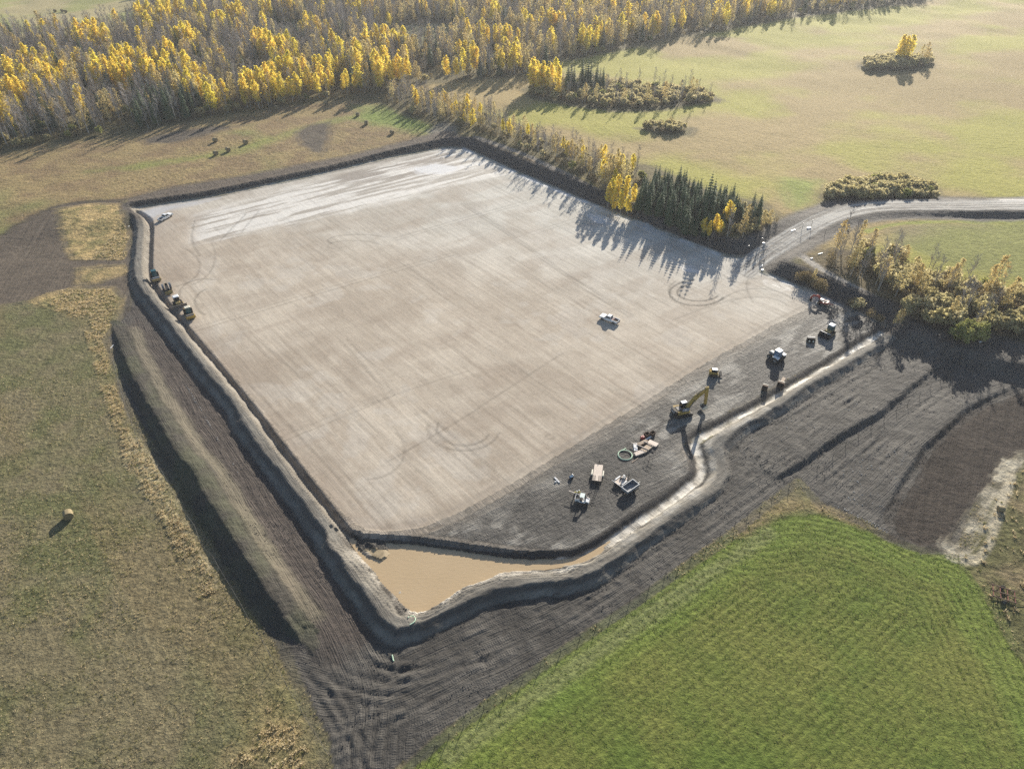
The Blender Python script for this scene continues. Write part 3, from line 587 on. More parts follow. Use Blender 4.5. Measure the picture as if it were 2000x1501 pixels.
def build_ground():
    nx, ny = len(XS), len(YS)
    co = np.stack([X, Y, Z], 1)
    # shared normals so that the pieces meet without a seam
    gy, gx = np.gradient(ZG, YS, XS)
    nrm = np.stack([-gx.ravel(), -gy.ravel(), np.ones(N)], 1); nrm /= np.linalg.norm(nrm, axis=1)[:, None]
    jj, ii = np.meshgrid(np.arange(ny - 1), np.arange(nx - 1), indexing='ij')
    v0 = (jj * nx + ii).ravel(); quads = np.stack([v0, v0 + 1, v0 + 1 + nx, v0 + nx], 1)
    zq = ZONE[v0]
    for z_i, name in enumerate(ZN):
        f = quads[zq == z_i]
        if len(f) == 0: continue
        used = np.unique(f); remap = np.zeros(N, np.int64); remap[used] = np.arange(len(used)); f = remap[f]
        me = bpy.data.meshes.new(name)
        me.vertices.add(len(used)); me.vertices.foreach_set('co', co[used].astype(np.float32).ravel())
        me.loops.add(f.size); me.loops.foreach_set('vertex_index', f.astype(np.int32).ravel())
        me.polygons.add(len(f)); me.polygons.foreach_set('loop_start', np.arange(0, f.size, 4, dtype=np.int32))
        me.update(calc_edges=True)
        me.polygons.foreach_set('use_smooth', np.ones(len(f), bool))
        def put(nm, typ, arr, prop):
            a = me.attributes.new(nm, typ, 'POINT'); a.data.foreach_set(prop, arr.astype(np.float32).ravel())
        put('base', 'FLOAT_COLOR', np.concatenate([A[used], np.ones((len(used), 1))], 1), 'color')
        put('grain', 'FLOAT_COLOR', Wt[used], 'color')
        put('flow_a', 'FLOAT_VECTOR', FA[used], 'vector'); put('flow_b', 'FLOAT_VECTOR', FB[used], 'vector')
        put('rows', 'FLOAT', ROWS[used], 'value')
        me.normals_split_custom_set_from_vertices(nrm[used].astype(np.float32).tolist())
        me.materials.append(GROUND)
        tag(link_mesh(name, me), GROUND_LABEL[name], None, None, 'structure')
GROUND_LABEL = {
    'stubble_field': 'thin grey-brown stubble field with green regrowth beside the topsoil pile', 'gravel_pad': 'large pale compacted gravel pad with tyre marks', 'dirt_yard': 'dark churned dirt yard where the machines are parked',
    'soil_bank': 'dark cut bank of soil along the far edges of the pad', 'soil_berm': 'grey earth berm between the ditch and the dirt track', 'drainage_ditch': 'narrow drainage ditch with pale silt around the pad', 'dirt_track': 'dark dirt track covered with crawler marks',
    'crop_field': 'bright green young crop field in the lower right', 'ploughed_field': 'dark brown tilled ground with implement marks', 'hay_field': 'mown hay field in tan and green', 'far_field': 'wide tan and green stubble field beyond the trees', 'dirt_road': 'pale dirt access road curving away to the right',
    'forest_floor': 'brown leaf-strewn forest floor', 'grass_verge': 'strip of dry golden grass', 'topsoil_pile': 'long ridge of stripped topsoil with a dark outer slope'}
build_ground()

# muddy water
def flat_poly(name, pts, z, m, label):
    me = bpy.data.meshes.new(name); me.from_pydata([(p[0], p[1], z) for p in pts], [], [list(range(len(pts)))]); me.materials.append(m)
    return tag(link_mesh(name, me), label, None, None, 'structure')
def water_material():
    m = bpy.data.materials.new('muddy_water'); m.use_nodes = True; n = m.node_tree.nodes; l = m.node_tree.links; b = n['Principled BSDF']
    b.inputs['Roughness'].default_value = .12; b.inputs['Specular IOR Level'].default_value = .35
    tc = n.new('ShaderNodeTexCoord'); z1 = n.new('ShaderNodeTexNoise'); z1.inputs['Scale'].default_value = .11; z1.inputs['Detail'].default_value = 4
    l.new(tc.outputs['Object'], z1.inputs['Vector'])
    mx = n.new('ShaderNodeMix'); mx.data_type = 'RGBA'; mx.inputs['A'].default_value = (.41, .305, .18, 1); mx.inputs['B'].default_value = (.47, .36, .225, 1)
    l.new(z1.outputs['Fac'], mx.inputs['Factor']); l.new(mx.outputs['Result'], b.inputs['Base Color'])
    wv = n.new('ShaderNodeTexNoise'); wv.inputs['Scale'].default_value = 1.7; wv.inputs['Detail'].default_value = 2
    mp = n.new('ShaderNodeMapping'); mp.inputs['Rotation'].default_value = (0, 0, R(20)); mp.inputs['Scale'].default_value = (.5, 1.5, 1); l.new(tc.outputs['Object'], mp.inputs['Vector']); l.new(mp.outputs[0], wv.inputs['Vector'])
    bp = n.new('ShaderNodeBump'); bp.inputs['Strength'].default_value = .25; bp.inputs['Distance'].default_value = .08; l.new(wv.outputs['Fac'], bp.inputs['Height']); l.new(bp.outputs[0], b.inputs['Normal'])
    return m
flat_poly('pond_water', gpl([(670, 1040), (700, 1050), (1100, 1088), (1140, 1085), (1270, 1000), (1285, 1012), (1150, 1100), (1000, 1122), (880, 1182), (815, 1205), (770, 1170), (715, 1105)], WATER_Z), WATER_Z, water_material(), 'tan muddy water in the settling pond')

# ------------------------------------------------------------------ trees and shrubs
def leaf_material(name, c1, c2, transl=.45, rand=.9):
    return mat(name, c1, .75, 0, scale=.35, col2=c2, rand=rand, transl=transl, spec=.2)
M_YEL = leaf_material('aspen_leaf', (.80, .70, .10), (.93, .74, .15), .6)
M_ORG = leaf_material('amber_leaf', (.56, .43, .18), (.60, .52, .26), .45)
M_TWIG = mat('aspen_twig', (.33, .295, .265), .8, 0, scale=.4, col2=(.44, .40, .365), rand=.8, transl=.12)
M_BARK = mat('aspen_bark', (.40, .375, .34), .8, 0, .12, 2.0)
M_DBARK = mat('dark_bark', (.10, .08, .065), .9, 0, .15, 2.0)
M_NEEDLE = mat('spruce_needle', (.065, .115, .05), .7, 0, scale=.8, col2=(.12, .18, .065), rand=.7, transl=.3)
M_WIL = leaf_material('willow_leaf', (.48, .42, .20), (.64, .57, .34), .55, 1.0)
M_GRN = leaf_material('green_leaf', (.30, .31, .09), (.42, .41, .14), .45, .9)
M_BRUSH = leaf_material('brush_leaf', (.22, .17, .09), (.34, .27, .13), .4, 1.0)

class MB:
    def __init__(self): self.v = []; self.f = []; self.mi = []
    def add(self, vs, fs, mi=0):
        o = len(self.v); self.v += [tuple(p) for p in vs]; self.f += [tuple(i + o for i in q) for q in fs]; self.mi += [mi] * len(fs)
    def box(self, c, s, rz=0, ry=0, rx=0, taper=1.0, mi=0):
        hx, hy, hz = s[0] / 2, s[1] / 2, s[2] / 2
        M = Matrix.Translation(c) @ Matrix.Rotation(rz, 4, 'Z') @ Matrix.Rotation(ry, 4, 'Y') @ Matrix.Rotation(rx, 4, 'X')
        vs = []
        for z, t in ((-hz, 1), (hz, taper)):
            for x, y in ((-hx, -hy), (hx, -hy), (hx, hy), (-hx, hy)): vs.append(M @ Vector((x * t, y * t, z)))
        self.add(vs, [(0, 3, 2, 1), (4, 5, 6, 7), (0, 1, 5, 4), (1, 2, 6, 5), (2, 3, 7, 6), (3, 0, 4, 7)], mi); return self
    def hexa(self, b, t, mi=0):
        """eight corners: four below, four above"""
        self.add(list(b) + list(t), [(0, 3, 2, 1), (4, 5, 6, 7), (0, 1, 5, 4), (1, 2, 6, 5), (2, 3, 7, 6), (3, 0, 4, 7)], mi); return self
    def cyl(self, p0, p1, r0, r1=None, n=10, cap=True, mi=0):
        r1 = r0 if r1 is None else r1
        p0 = Vector(p0); p1 = Vector(p1); d = (p1 - p0).normalized(); a = d.orthogonal().normalized(); b = d.cross(a)
        vs = []
        for p, r in ((p0, r0), (p1, r1)):
            for i in range(n): q = 2 * math.pi * i / n; vs.append(p + (a * math.cos(q) + b * math.sin(q)) * r)
        fs = [(i, (i + 1) % n, n + (i + 1) % n, n + i) for i in range(n)]
        if cap: fs += [tuple(range(n - 1, -1, -1)), tuple(range(n, 2 * n))]
        self.add(vs, fs, mi); return self
    def tube(self, pts, r, n=8, mi=0):
        for a, b in zip(pts[:-1], pts[1:]): self.cyl(a, b, r, r, n, True, mi)
        return self
    def prism(self, prof, y0, y1, mi=0):
        """outline in x, z drawn counter-clockwise, extruded from y0 to y1"""
        n = len(prof)
        vs = [(p[0], y0, p[1]) for p in prof] + [(p[0], y1, p[1]) for p in prof]
        fs = [(i, (i + 1) % n, n + (i + 1) % n, n + i) for i in range(n)] + [tuple(range(n - 1, -1, -1)), tuple(range(n, 2 * n))]
        self.add(vs, fs, mi); return self
    def quad(self, c, u, v, mi=0):
        c = Vector(c); self.add([c - u - v, c + u - v, c + u + v, c - u + v], [(0, 1, 2, 3)], mi)
    def mesh(self, name, mats, smooth=False):
        me = bpy.data.meshes.new(name); me.from_pydata(self.v, [], self.f)
        for m in (mats if isinstance(mats, (list, tuple)) else [mats]): me.materials.append(m)
        if len(me.materials) > 1: me.polygons.foreach_set('material_index', self.mi)
        if smooth: me.polygons.foreach_set('use_smooth', [True] * len(me.polygons))
        me.update(); return me
    def build(self, name, mats, parent=None, smooth=False):
        return link_mesh(name, self.mesh(name, mats, smooth), parent)

def rv(a, b): return random.uniform(a, b)
def leaf(mb, p, s, mi=0):
    u = Vector((rv(-1, 1), rv(-1, 1), rv(-.6, .6))).normalized(); v = u.cross(Vector((rv(-1, 1), rv(-1, 1), rv(-1, 1)))).normalized()
    mb.quad(p, u * s * .5, v * s * .42, mi)
def stick(mb, a, b, w, mi=0):
    """a twig: a three-sided tapering sliver"""
    a = Vector(a); b = Vector(b); d = (b - a).normalized(); u = d.orthogonal().normalized() * w; v = d.cross(u)
    mb.add([a + u, a - u * .5 + v * .87, a - u * .5 - v * .87, b], [(0, 1, 3), (1, 2, 3), (2, 0, 3)], mi)
def trunk_mb(h, r, lean=.02, limbs=6, start=.35, up=.8, n=6):
    mb = MB(); top = Vector((rv(-lean, lean) * h, rv(-lean, lean) * h, h)); pts = [Vector((0, 0, -.3)), top * .35 + Vector((rv(-.1, .1), rv(-.1, .1), 0)), top * .7, top]
    rr = [r, r * .75, r * .42, r * .06]
    for i in range(3): mb.cyl(pts[i], pts[i + 1], rr[i], rr[i + 1], n, False)
    for i in range(limbs):
        t = rv(start, .92); p = top * t; a = rv(0, 6.283); L = h * rv(.12, .22) * (1.2 - t)+.4
        q = p + Vector((math.cos(a) * L * (1 - up * .6), math.sin(a) * L * (1 - up * .6), L * up)); mb.cyl(p, q, r * .28 * (1.1 - t), .01, 4, False)
    return mb, top
def make_yellow(h, w, n_cl, n_leaf, ls, start=.28, gap=1.0):
    tk, top = trunk_mb(h, h * .011 + .02, limbs=8, start=start)
    cr = MB()
    for c in range(n_cl):
        t = start + (1 - start) * (c + rv(0, 1)) / n_cl; env = w * math.sin(math.pi * min(1, (t - start) / (1 - start) * .86 + .14)) ** .7
        a = rv(0, 6.283); d = env * math.sqrt(rv(0.05, 1)) * .75; p = top * t + Vector((math.cos(a) * d, math.sin(a) * d, 0)); cs = env * rv(.35, .6) * gap + .25
        for k in range(n_leaf):
            q = Vector((random.gauss(0, .5), random.gauss(0, .5), random.gauss(0, .62))) * cs
            leaf(cr, p + q, ls * rv(.7, 1.3))
    return tk, cr
def make_bare(h, w, n_tw):
    tk, top = trunk_mb(h, h * .008 + .02, limbs=14, start=.3)
    cr = MB()
    nb = 26
    for b_ in range(nb):
        t = .30 + .66 * (b_ + rv(0, 1)) / nb; a = rv(0, 6.283); env = w * (1.15 - t) ** .7 * rv(.5, 1.25); p = top * t
        q = p + Vector((math.cos(a) * env, math.sin(a) * env, env * rv(.9, 1.5))); stick(cr, p, q, .045)
        for k in range(n_tw // nb):
            m = p.lerp(q, rv(.25, 1)); d = Vector((math.cos(a) * .5 + rv(-.5, .5), math.sin(a) * .5 + rv(-.5, .5), rv(.5, 1.1))) * rv(.6, 1.3); stick(cr, m, m + d, .022 * rv(.7, 1.4))
    return tk, cr
def make_spruce(h, w, tiers):
    tk = MB(); tk.cyl((0, 0, -.3), (0, 0, h * .97), h * .014 + .03, .02, 6, False)
    cr = MB()
    for i in range(tiers):
        t = i / (tiers - 1); z = h * (.07 + .91 * t); r = w * (1 - t) ** .85 * rv(.88, 1.1) + .07; nb = max(5, int(13 * (1 - t) + 4)); a0 = rv(0, 6)
        for k in range(nb):
            a = a0 + 6.283 * k / nb + rv(-.15, .15); L = r * rv(.75, 1.15); d = Vector((math.cos(a), math.sin(a), 0)); sd = Vector((-d.y, d.x, 0)) * (r * 2.1 / nb + .06)
            p0 = Vector((0, 0, z + L * .30)); mid = d * L * .6 + Vector((0, 0, z + L * .05)); tip = d * L + Vector((0, 0, z - L * .22 + rv(-.05, .05)))
            cr.add([p0, mid - sd, tip, mid + sd, mid + Vector((0, 0, -.10 * h / tiers * 3)) - d * .1], [(0, 1, 2), (0, 2, 3), (1, 4, 2), (3, 2, 4)])
    return tk, cr
def make_shrub(h, w, n_cl, n_leaf, ls):
    tk = MB()
    for i in range(7):
        a = rv(0, 6.283); tk.cyl((math.cos(a) * .15, math.sin(a) * .15, -.2), (math.cos(a) * w * .5, math.sin(a) * w * .5, h * rv(.5, .8)), .05, .01, 4, False)
    cr = MB()
    for c in range(n_cl):
        a = rv(0, 6.283); d = w * math.sqrt(rv(0, 1)) * .82; z = h * (.25 + .68 * rv(0, 1) ** .7 * math.sqrt(max(.05, 1 - (d / w) ** 2))); p = Vector((math.cos(a) * d, math.sin(a) * d, z)); cs = w * rv(.2, .32)
        for k in range(n_leaf):
            q = Vector((random.gauss(0, .5), random.gauss(0, .5), random.gauss(0, .48))) * cs; q.z = max(q.z, -z + .05)
            leaf(cr, p + q, ls * rv(.7, 1.3))
    return tk, cr
def make_brush(h, w, n):
    tk = MB(); cr = MB()
    for i in range(9):
        a = rv(0, 6.283); d = rv(0, w * .6); tk.cyl((math.cos(a) * d, math.sin(a) * d, -.2), (math.cos(a) * d * 1.3, math.sin(a) * d * 1.3, h * rv(.7, 1.05)), .03, .006, 4, False)
    for k in range(n):
        a = rv(0, 6.283); d = w * math.sqrt(rv(0, 1)); z = h * rv(.05, 1.0); p = Vector((math.cos(a) * d, math.sin(a) * d, z))
        if k % 3: leaf(cr, p, rv(.18, .34))
        else: stick(cr, p, p + Vector((rv(-.2, .2), rv(-.2, .2), rv(.5, 1.0))), .025)
    return tk, cr

PROTO = {}
def proto(kind, tk_cr, mt, mc):
    tk, cr = tk_cr
    a = tk.mesh('trunk', mt); b = cr.mesh('crown', mc)
    j = MB(); j.add(tk.v, tk.f, 0); j.add(cr.v, cr.f, 1)
    PROTO.setdefault(kind, []).append((a, b, j.mesh(kind, [mt, mc])))
for i in range(4): proto('yellow_aspen', make_yellow(rv(12.5, 15), rv(1.9, 3.0), 30, 34, .47, rv(.2, .32), .80), M_BARK, M_YEL)
for i in range(3): proto('amber_aspen', make_yellow(rv(11.5, 14), rv(1.8, 2.5), 30, 13, .42, .28, .85), M_BARK, M_ORG)
for i in range(4): proto('bare_aspen', make_bare(rv(12.5, 15), rv(1.8, 2.6), 470), M_BARK, M_TWIG)
for i in range(4): proto('spruce', make_spruce(rv(10, 11.5), rv(1.7, 2.1), 17), M_DBARK, M_NEEDLE)
for i in range(4): proto('willow_shrub', make_shrub(rv(3.6, 4.4), rv(2.0, 2.5), 26, 34, .42), M_DBARK, M_WIL)
for i in range(2): proto('green_shrub', make_shrub(rv(3.6, 4.4), rv(1.9, 2.3), 24, 34, .42), M_DBARK, M_GRN)
for i in range(3): proto('brown_brush', make_brush(rv(2.6, 3.4), 1.5, 260), M_DBARK, M_BRUSH)

TREES = []          # kind, x, y, height factor, zone
def scatter(px, spacing, z, kinds, hr, zone, excl=(), jitter=.45, dens=None):
    poly = gpl(px, z); lo = poly.min(0); hi = poly.max(0)
    gx, gy = np.meshgrid(np.arange(lo[0], hi[0], spacing), np.arange(lo[1], hi[1], spacing * .87))
    gx = gx + (np.arange(gx.shape[0]) % 2)[:, None] * spacing * .5
    x = gx.ravel() + rng.uniform(-jitter, jitter, gx.size) * spacing; y = gy.ravel() + rng.uniform(-jitter, jitter, gx.size) * spacing
    d = sd_poly(x, y, poly, 20); k = d < 0
    for e in excl: k &= sd_poly(x, y, gpl(e, z), 5) > 0
    x = x[k]; y = y[k]; d = d[k]
    for xi, yi, di in zip(x, y, d):
        kd = kinds(xi, yi, -di) if callable(kinds) else pick(kinds)
        if kd is None: continue
        TREES.append((kd, xi, yi, rv(*hr) if not callable(hr) else hr(xi, yi, -di, kd), zone))
def pick(w):
    r = random.random() * sum(w.values()); s = 0
    for k, v in w.items():
        s += v
        if r <= s: return k
    return k
def nz(x, y, sc, seed): return float(fbm(np.array([x]), np.array([y]), sc, seed, 3)[0])
forest_px = [(-330, 318), (-120, 296), (0, 285), (133, 263), (267, 247), (383, 223), (533, 200), (667, 183), (700, 175), (740, 178), (777, 160), (840, 156), (934, 152), (1014, 149), (1075, 138), (1082, 120), (1134, 109), (1334, 72), (1533, 39), (1700, 16), (1800, -1), (1860, -60), (330, -60), (292, 22), (256, 52), (150, 66), (0, 72), (-330, 100)]
clear = ([(742, 78), (800, 88), (872, 80), (908, 62), (880, 46), (800, 46), (742, 58)], [(492, 66), (545, 76), (602, 68), (592, 48), (520, 46)], [(840, 160), (870, 124), (980, 104), (1020, 118), (900, 140)])
fl = gpl([(-330, 318), (0, 285), (267, 247), (383, 223), (533, 200), (667, 183), (740, 178)], UP)
YB = [(18, 164, 1.2), (74, 164, .8), (129, 152, 1), (18, 191, 1.2), (40, 196, .7), (82, 121, 1.1), (100, 116, .8), (188, 78, .7), (180, 66, .5), (238, 113, .8), (215, 140, 1), (245, 142, 1), (270, 150, 1.2), (297, 145, 1.1), (336, 105, .7), (363, 160, .6), (371, 78, .8), (385, 70, .7), (453, 39, 1), (440, 46, .7), (332, 31, 1), (289, 31, .9), (350, 28, .7), (320, 45, .6),
      (520, 86, 1.1), (540, 95, 1), (562, 102, 1.2), (586, 129, 1.2), (560, 120, .8), (625, 125, 1), (650, 130, .8), (672, 152, 1.5), (700, 120, 1), (723, 117, 1.1), (758, 148, 1.2), (735, 135, .9), (504, 172, 1), (520, 165, .9), (406, 176, .7), (430, 184, .6), (449, 188, .6), (475, 180, .7), (555, 168, .8), (585, 168, .9), (610, 165, .9), (640, 160, .8), (609, 59, .7), (700, 150, .8),
      (744, 83, 1.1), (764, 80, 1), (790, 110, .8), (867, 123, 1.2), (790, 140, 1.1), (910, 117, .7), (987, 73, 1.1), (1000, 66, .8), (1040, 50, 1), (1077, 50, 1), (1067, 13, 1), (1027, 10, 1), (864, 13, .9), (1274, 63, .8), (1234, 57, .8), (1180, 67, .7), (1117, 47, .8), (1260, 17, .8), (1144, 83, .6), (1456, 23, .8), (1493, 20, .8), (1400, 37, .7), (1620, 7, .7), (850, 60, .6), (930, 70, .8), (950, 40, .7), (1320, 20, .7), (1160, 20, .8), (700, 20, .8), (620, 10, .8), (560, 15, .7), (985, 125, .7), (1010, 118, .8)]
YBW = []
for px_, py_, w_ in YB:
    h_ = 22 - 9 * max(0, (130 - py_) / 130); q_ = gp(px_, py_ + h_, UP); YBW.append((q_[0], q_[1], 5.2 * w_ + 1.8))
def fkinds(x, y, edge):
    r = random.random()
    front = abs(line_info(np.array([x]), np.array([y]), fl, 400)[0][0])
    zc = y * CP + CAM_H * SP; px = 1000 + x / zc * FPX
    ey = max(math.exp(-((x - a) ** 2 + ((y - b) * .7) ** 2) / (c * c)) for a, b, c in YBW)
    if edge < 4 and front < 12: return pick({'willow_shrub': 2, 'brown_brush': 3, 'yellow_aspen': 2.5 if px > 385 else .1, 'bare_aspen': 2.5, 'green_shrub': .7})
    dx, dy = x - gp(335, 222, UP)[0], y - gp(335, 222, UP)[1]
    if abs(dx) < 13 and abs(dy) < 20 and r < .6: return 'spruce'
    if nz(x, y, 13, 303) > .64: return None if r < .75 else 'brown_brush'
    if r < .045: return 'spruce'
    if r < .19: return pick({'brown_brush': 2, 'willow_shrub': 1.2, 'green_shrub': 1.5})
    if random.random() < ey * 1.15: return pick({'yellow_aspen': 4, 'amber_aspen': 1})
    return pick({'yellow_aspen': .05, 'amber_aspen': .16 if px < 800 else .5, 'bare_aspen': 1.0})
scatter(forest_px, 3.8, UP, fkinds, lambda x, y, e, k: (rv(.62, 1.2) if 'aspen' in k else rv(.7, 1.1)) if k != 'spruce' else rv(1.0, 1.5), 'forest', clear)
belt_px = [(742, 186), (785, 163), (860, 195), (940, 222), (1000, 247), (1080, 277), (1160, 306), (1250, 330), (1262, 352), (1195, 388), (1170, 368), (1130, 345), (1080, 318), (1010, 288), (948, 263), (900, 252), (888, 243), (845, 236), (800, 214)]
def bkinds(x, y, e):
    q = nz(x, y, 22, 77)
    if e < 2.2: return pick({'brown_brush': 3, 'willow_shrub': 1.2, 'bare_aspen': 1.5, 'green_shrub': .5})
    return pick({'bare_aspen': 3.2, 'amber_aspen': 1.0 + max(0, q - .5) * 10, 'yellow_aspen': .25 + max(0, q - .58) * 8, 'willow_shrub': .4})
scatter(belt_px, 3.0, UP, bkinds, lambda x, y, e, k: rv(.42, .72) if 'aspen' in k else rv(.5, .9), 'belt')
stand_px = [(1236, 405), (1250, 372), (1285, 362), (1330, 375), (1380, 392), (1440, 410), (1490, 428), (1470, 440), (1425, 440), (1392, 452), (1374, 462), (1330, 448), (1285, 428)]
scatter(stand_px, 2.5, UP, {'spruce': 1}, lambda x, y, e, k: rv(.52, 1.08), 'stand')
scatter([(1383, 462), (1400, 446), (1440, 436), (1500, 428), (1532, 432), (1505, 447), (1455, 468), (1420, 470)], 2.5, UP, {'willow_shrub': 2, 'brown_brush': 3, 'amber_aspen': .6, 'spruce': .7, 'bare_aspen': .6}, lambda x, y, e, k: rv(.5, .75), 'stand')
scatter([(1240, 362), (1300, 355), (1390, 380), (1480, 412), (1530, 432), (1500, 430), (1440, 408), (1330, 372)], 3.0, UP, {'willow_shrub': 3, 'brown_brush': 2, 'bare_aspen': .4}, (.45, .8), 'stand')
def place(kind, pts, hr, zone, z=UP):
    for px, py in pts:
        x, y = gp(px, py, z); TREES.append((kind, x, y, rv(*hr), zone))
place('spruce', [(1384, 432), (1377, 425)], (1.45, 1.6), 'stand')
place('yellow_aspen', [(1188, 392), (1200, 399), (1213, 403), (1226, 408), (1206, 388), (1222, 393), (1236, 402), (1195, 384)], (.5, .8), 'stand')
place('amber_aspen', [(1180, 372), (1195, 366), (1210, 360), (1188, 356), (1202, 352), (1220, 370)], (.75, 1.0), 'stand')
place('yellow_aspen', [(1374, 456), (1384, 460), (1394, 457), (1404, 460)], (.42, .56), 'stand')
place('yellow_aspen', [(1418, 440)], (.6, .7), 'stand')
isl1 = [(1022, 178), (1036, 170), (1060, 162), (1120, 162), (1200, 166), (1300, 172), (1380, 180), (1414, 190), (1395, 198), (1300, 208), (1200, 212), (1120, 203), (1045, 192)]
def i1(x, y, e):
    if x < gp(1090, 180, UP)[0]: return pick({'yellow_aspen': 2.4, 'amber_aspen': .8, 'willow_shrub': 2})
    return pick({'willow_shrub': 4, 'bare_aspen': 1.0, 'amber_aspen': .4, 'brown_brush': 1.5, 'green_shrub': .5})
scatter(isl1, 3.3, UP, i1, lambda x, y, e, k: rv(.5, .8) * (1.35 if k == 'yellow_aspen' else 1) if 'aspen' in k else rv(.7, 1.15), 'island')
place('spruce', [(1108, 182), (1114, 180), (1136, 172), (1142, 174), (1147, 172), (1164, 178), (1170, 182), (1176, 180), (1072, 172), (1120, 178), (1152, 176)], (1.1, 1.45), 'island')
scatter([(1247, 251), (1262, 244), (1320, 245), (1352, 250), (1346, 260), (1290, 260)], 2.9, UP, {'willow_shrub': 3, 'brown_brush': .8}, (.7, 1.1), 'islet')
scatter([(1678, 126), (1695, 119), (1740, 115), (1815, 117), (1820, 127), (1780, 136), (1702, 135)], 3.3, UP, {'willow_shrub': 5, 'brown_brush': .5}, (.9, 1.3), 'clump')
place('yellow_aspen', [(1752, 122), (1760, 120), (1768, 123), (1758, 126)], (.8, 1.05), 'clump'); place('amber_aspen', [(1795, 122), (1803, 124), (1808, 126)], (.7, .95), 'clump')
scatter([(1600, 386), (1615, 368), (1665, 355), (1740, 352), (1828, 366), (1834, 386), (1700, 391), (1622, 393)], 2.7, UP, {'willow_shrub': 5, 'green_shrub': .6, 'brown_brush': .4}, (.75, 1.2), 'roadside')
def wk(x, y, e):
    px = x / max(1, y)
    if x < gp(1760, 600, UP)[0]: return pick({'bare_aspen': 2.2, 'amber_aspen': 1.5, 'brown_brush': 1.2, 'willow_shrub': .25})
    return pick({'willow_shrub': 3.2, 'bare_aspen': 1.5, 'amber_aspen': .6, 'green_shrub': .35, 'brown_brush': 1.4})
path_cut = [(1525, 485), (1560, 488), (1605, 520), (1690, 566), (1760, 608), (1740, 616), (1660, 578), (1590, 534), (1545, 505)]
scatter([(1588, 492), (1640, 478), (1720, 492), (1800, 522), (1900, 556), (2000, 572), (2200, 590), (2250, 680), (2000, 662), (1900, 656), (1790, 634), (1700, 590), (1640, 555)], 3.6, UP, wk, lambda x, y, e, k: rv(.6, 1.0) if 'aspen' in k else rv(.8, 1.4), 'wood', [path_cut])
scatter([(1550, 528), (1580, 530), (1650, 572), (1720, 602), (1780, 632), (1760, 634), (1700, 606), (1620, 566), (1560, 540)], 1.35, UP, {'brown_brush': 4, 'willow_shrub': .3, 'amber_aspen': .35}, lambda x, y, e, k: rv(.35, .5) if 'aspen' in k else rv(.6, 1.0), 'wood')
place('green_shrub', [(1868, 662), (1882, 668), (1896, 664), (1908, 660), (1878, 656)], (1.0, 1.35), 'wood')

ZONE_TXT = {'forest': 'in the forest beyond the hay field', 'belt': 'in the tree belt above the old trail', 'stand': 'in the stand on the bank beside the pad', 'island': 'in the long tree island in the far field',
            'islet': 'in the small round thicket in the far field', 'clump': 'in the distant lone clump at upper right', 'roadside': 'in the rounded thicket beside the road bend', 'wood': 'in the wood on the right beside the yard'}
KIND_TXT = {'yellow_aspen': ('bright yellow aspen', 'tree'), 'amber_aspen': ('thin amber-leaved aspen', 'tree'), 'bare_aspen': ('bare grey aspen', 'tree'), 'spruce': ('dark green pointed spruce', 'tree'),
            'willow_shrub': ('rounded olive straw-coloured willow shrub', 'shrub'), 'green_shrub': ('rounded yellow-green shrub', 'shrub'), 'brown_brush': ('low brown brush plant', 'shrub')}
def kind_name(k): return {'willow_shrub': 'willow_shrub', 'green_shrub': 'green_shrub', 'brown_brush': 'brush_plant', 'spruce': 'spruce_tree', 'bare_aspen': 'bare_aspen_tree', 'yellow_aspen': 'yellow_aspen_tree', 'amber_aspen': 'amber_aspen_tree'}[k]
LIM = 285
stuff_col = bpy.data.collections.new('plant_kinds')
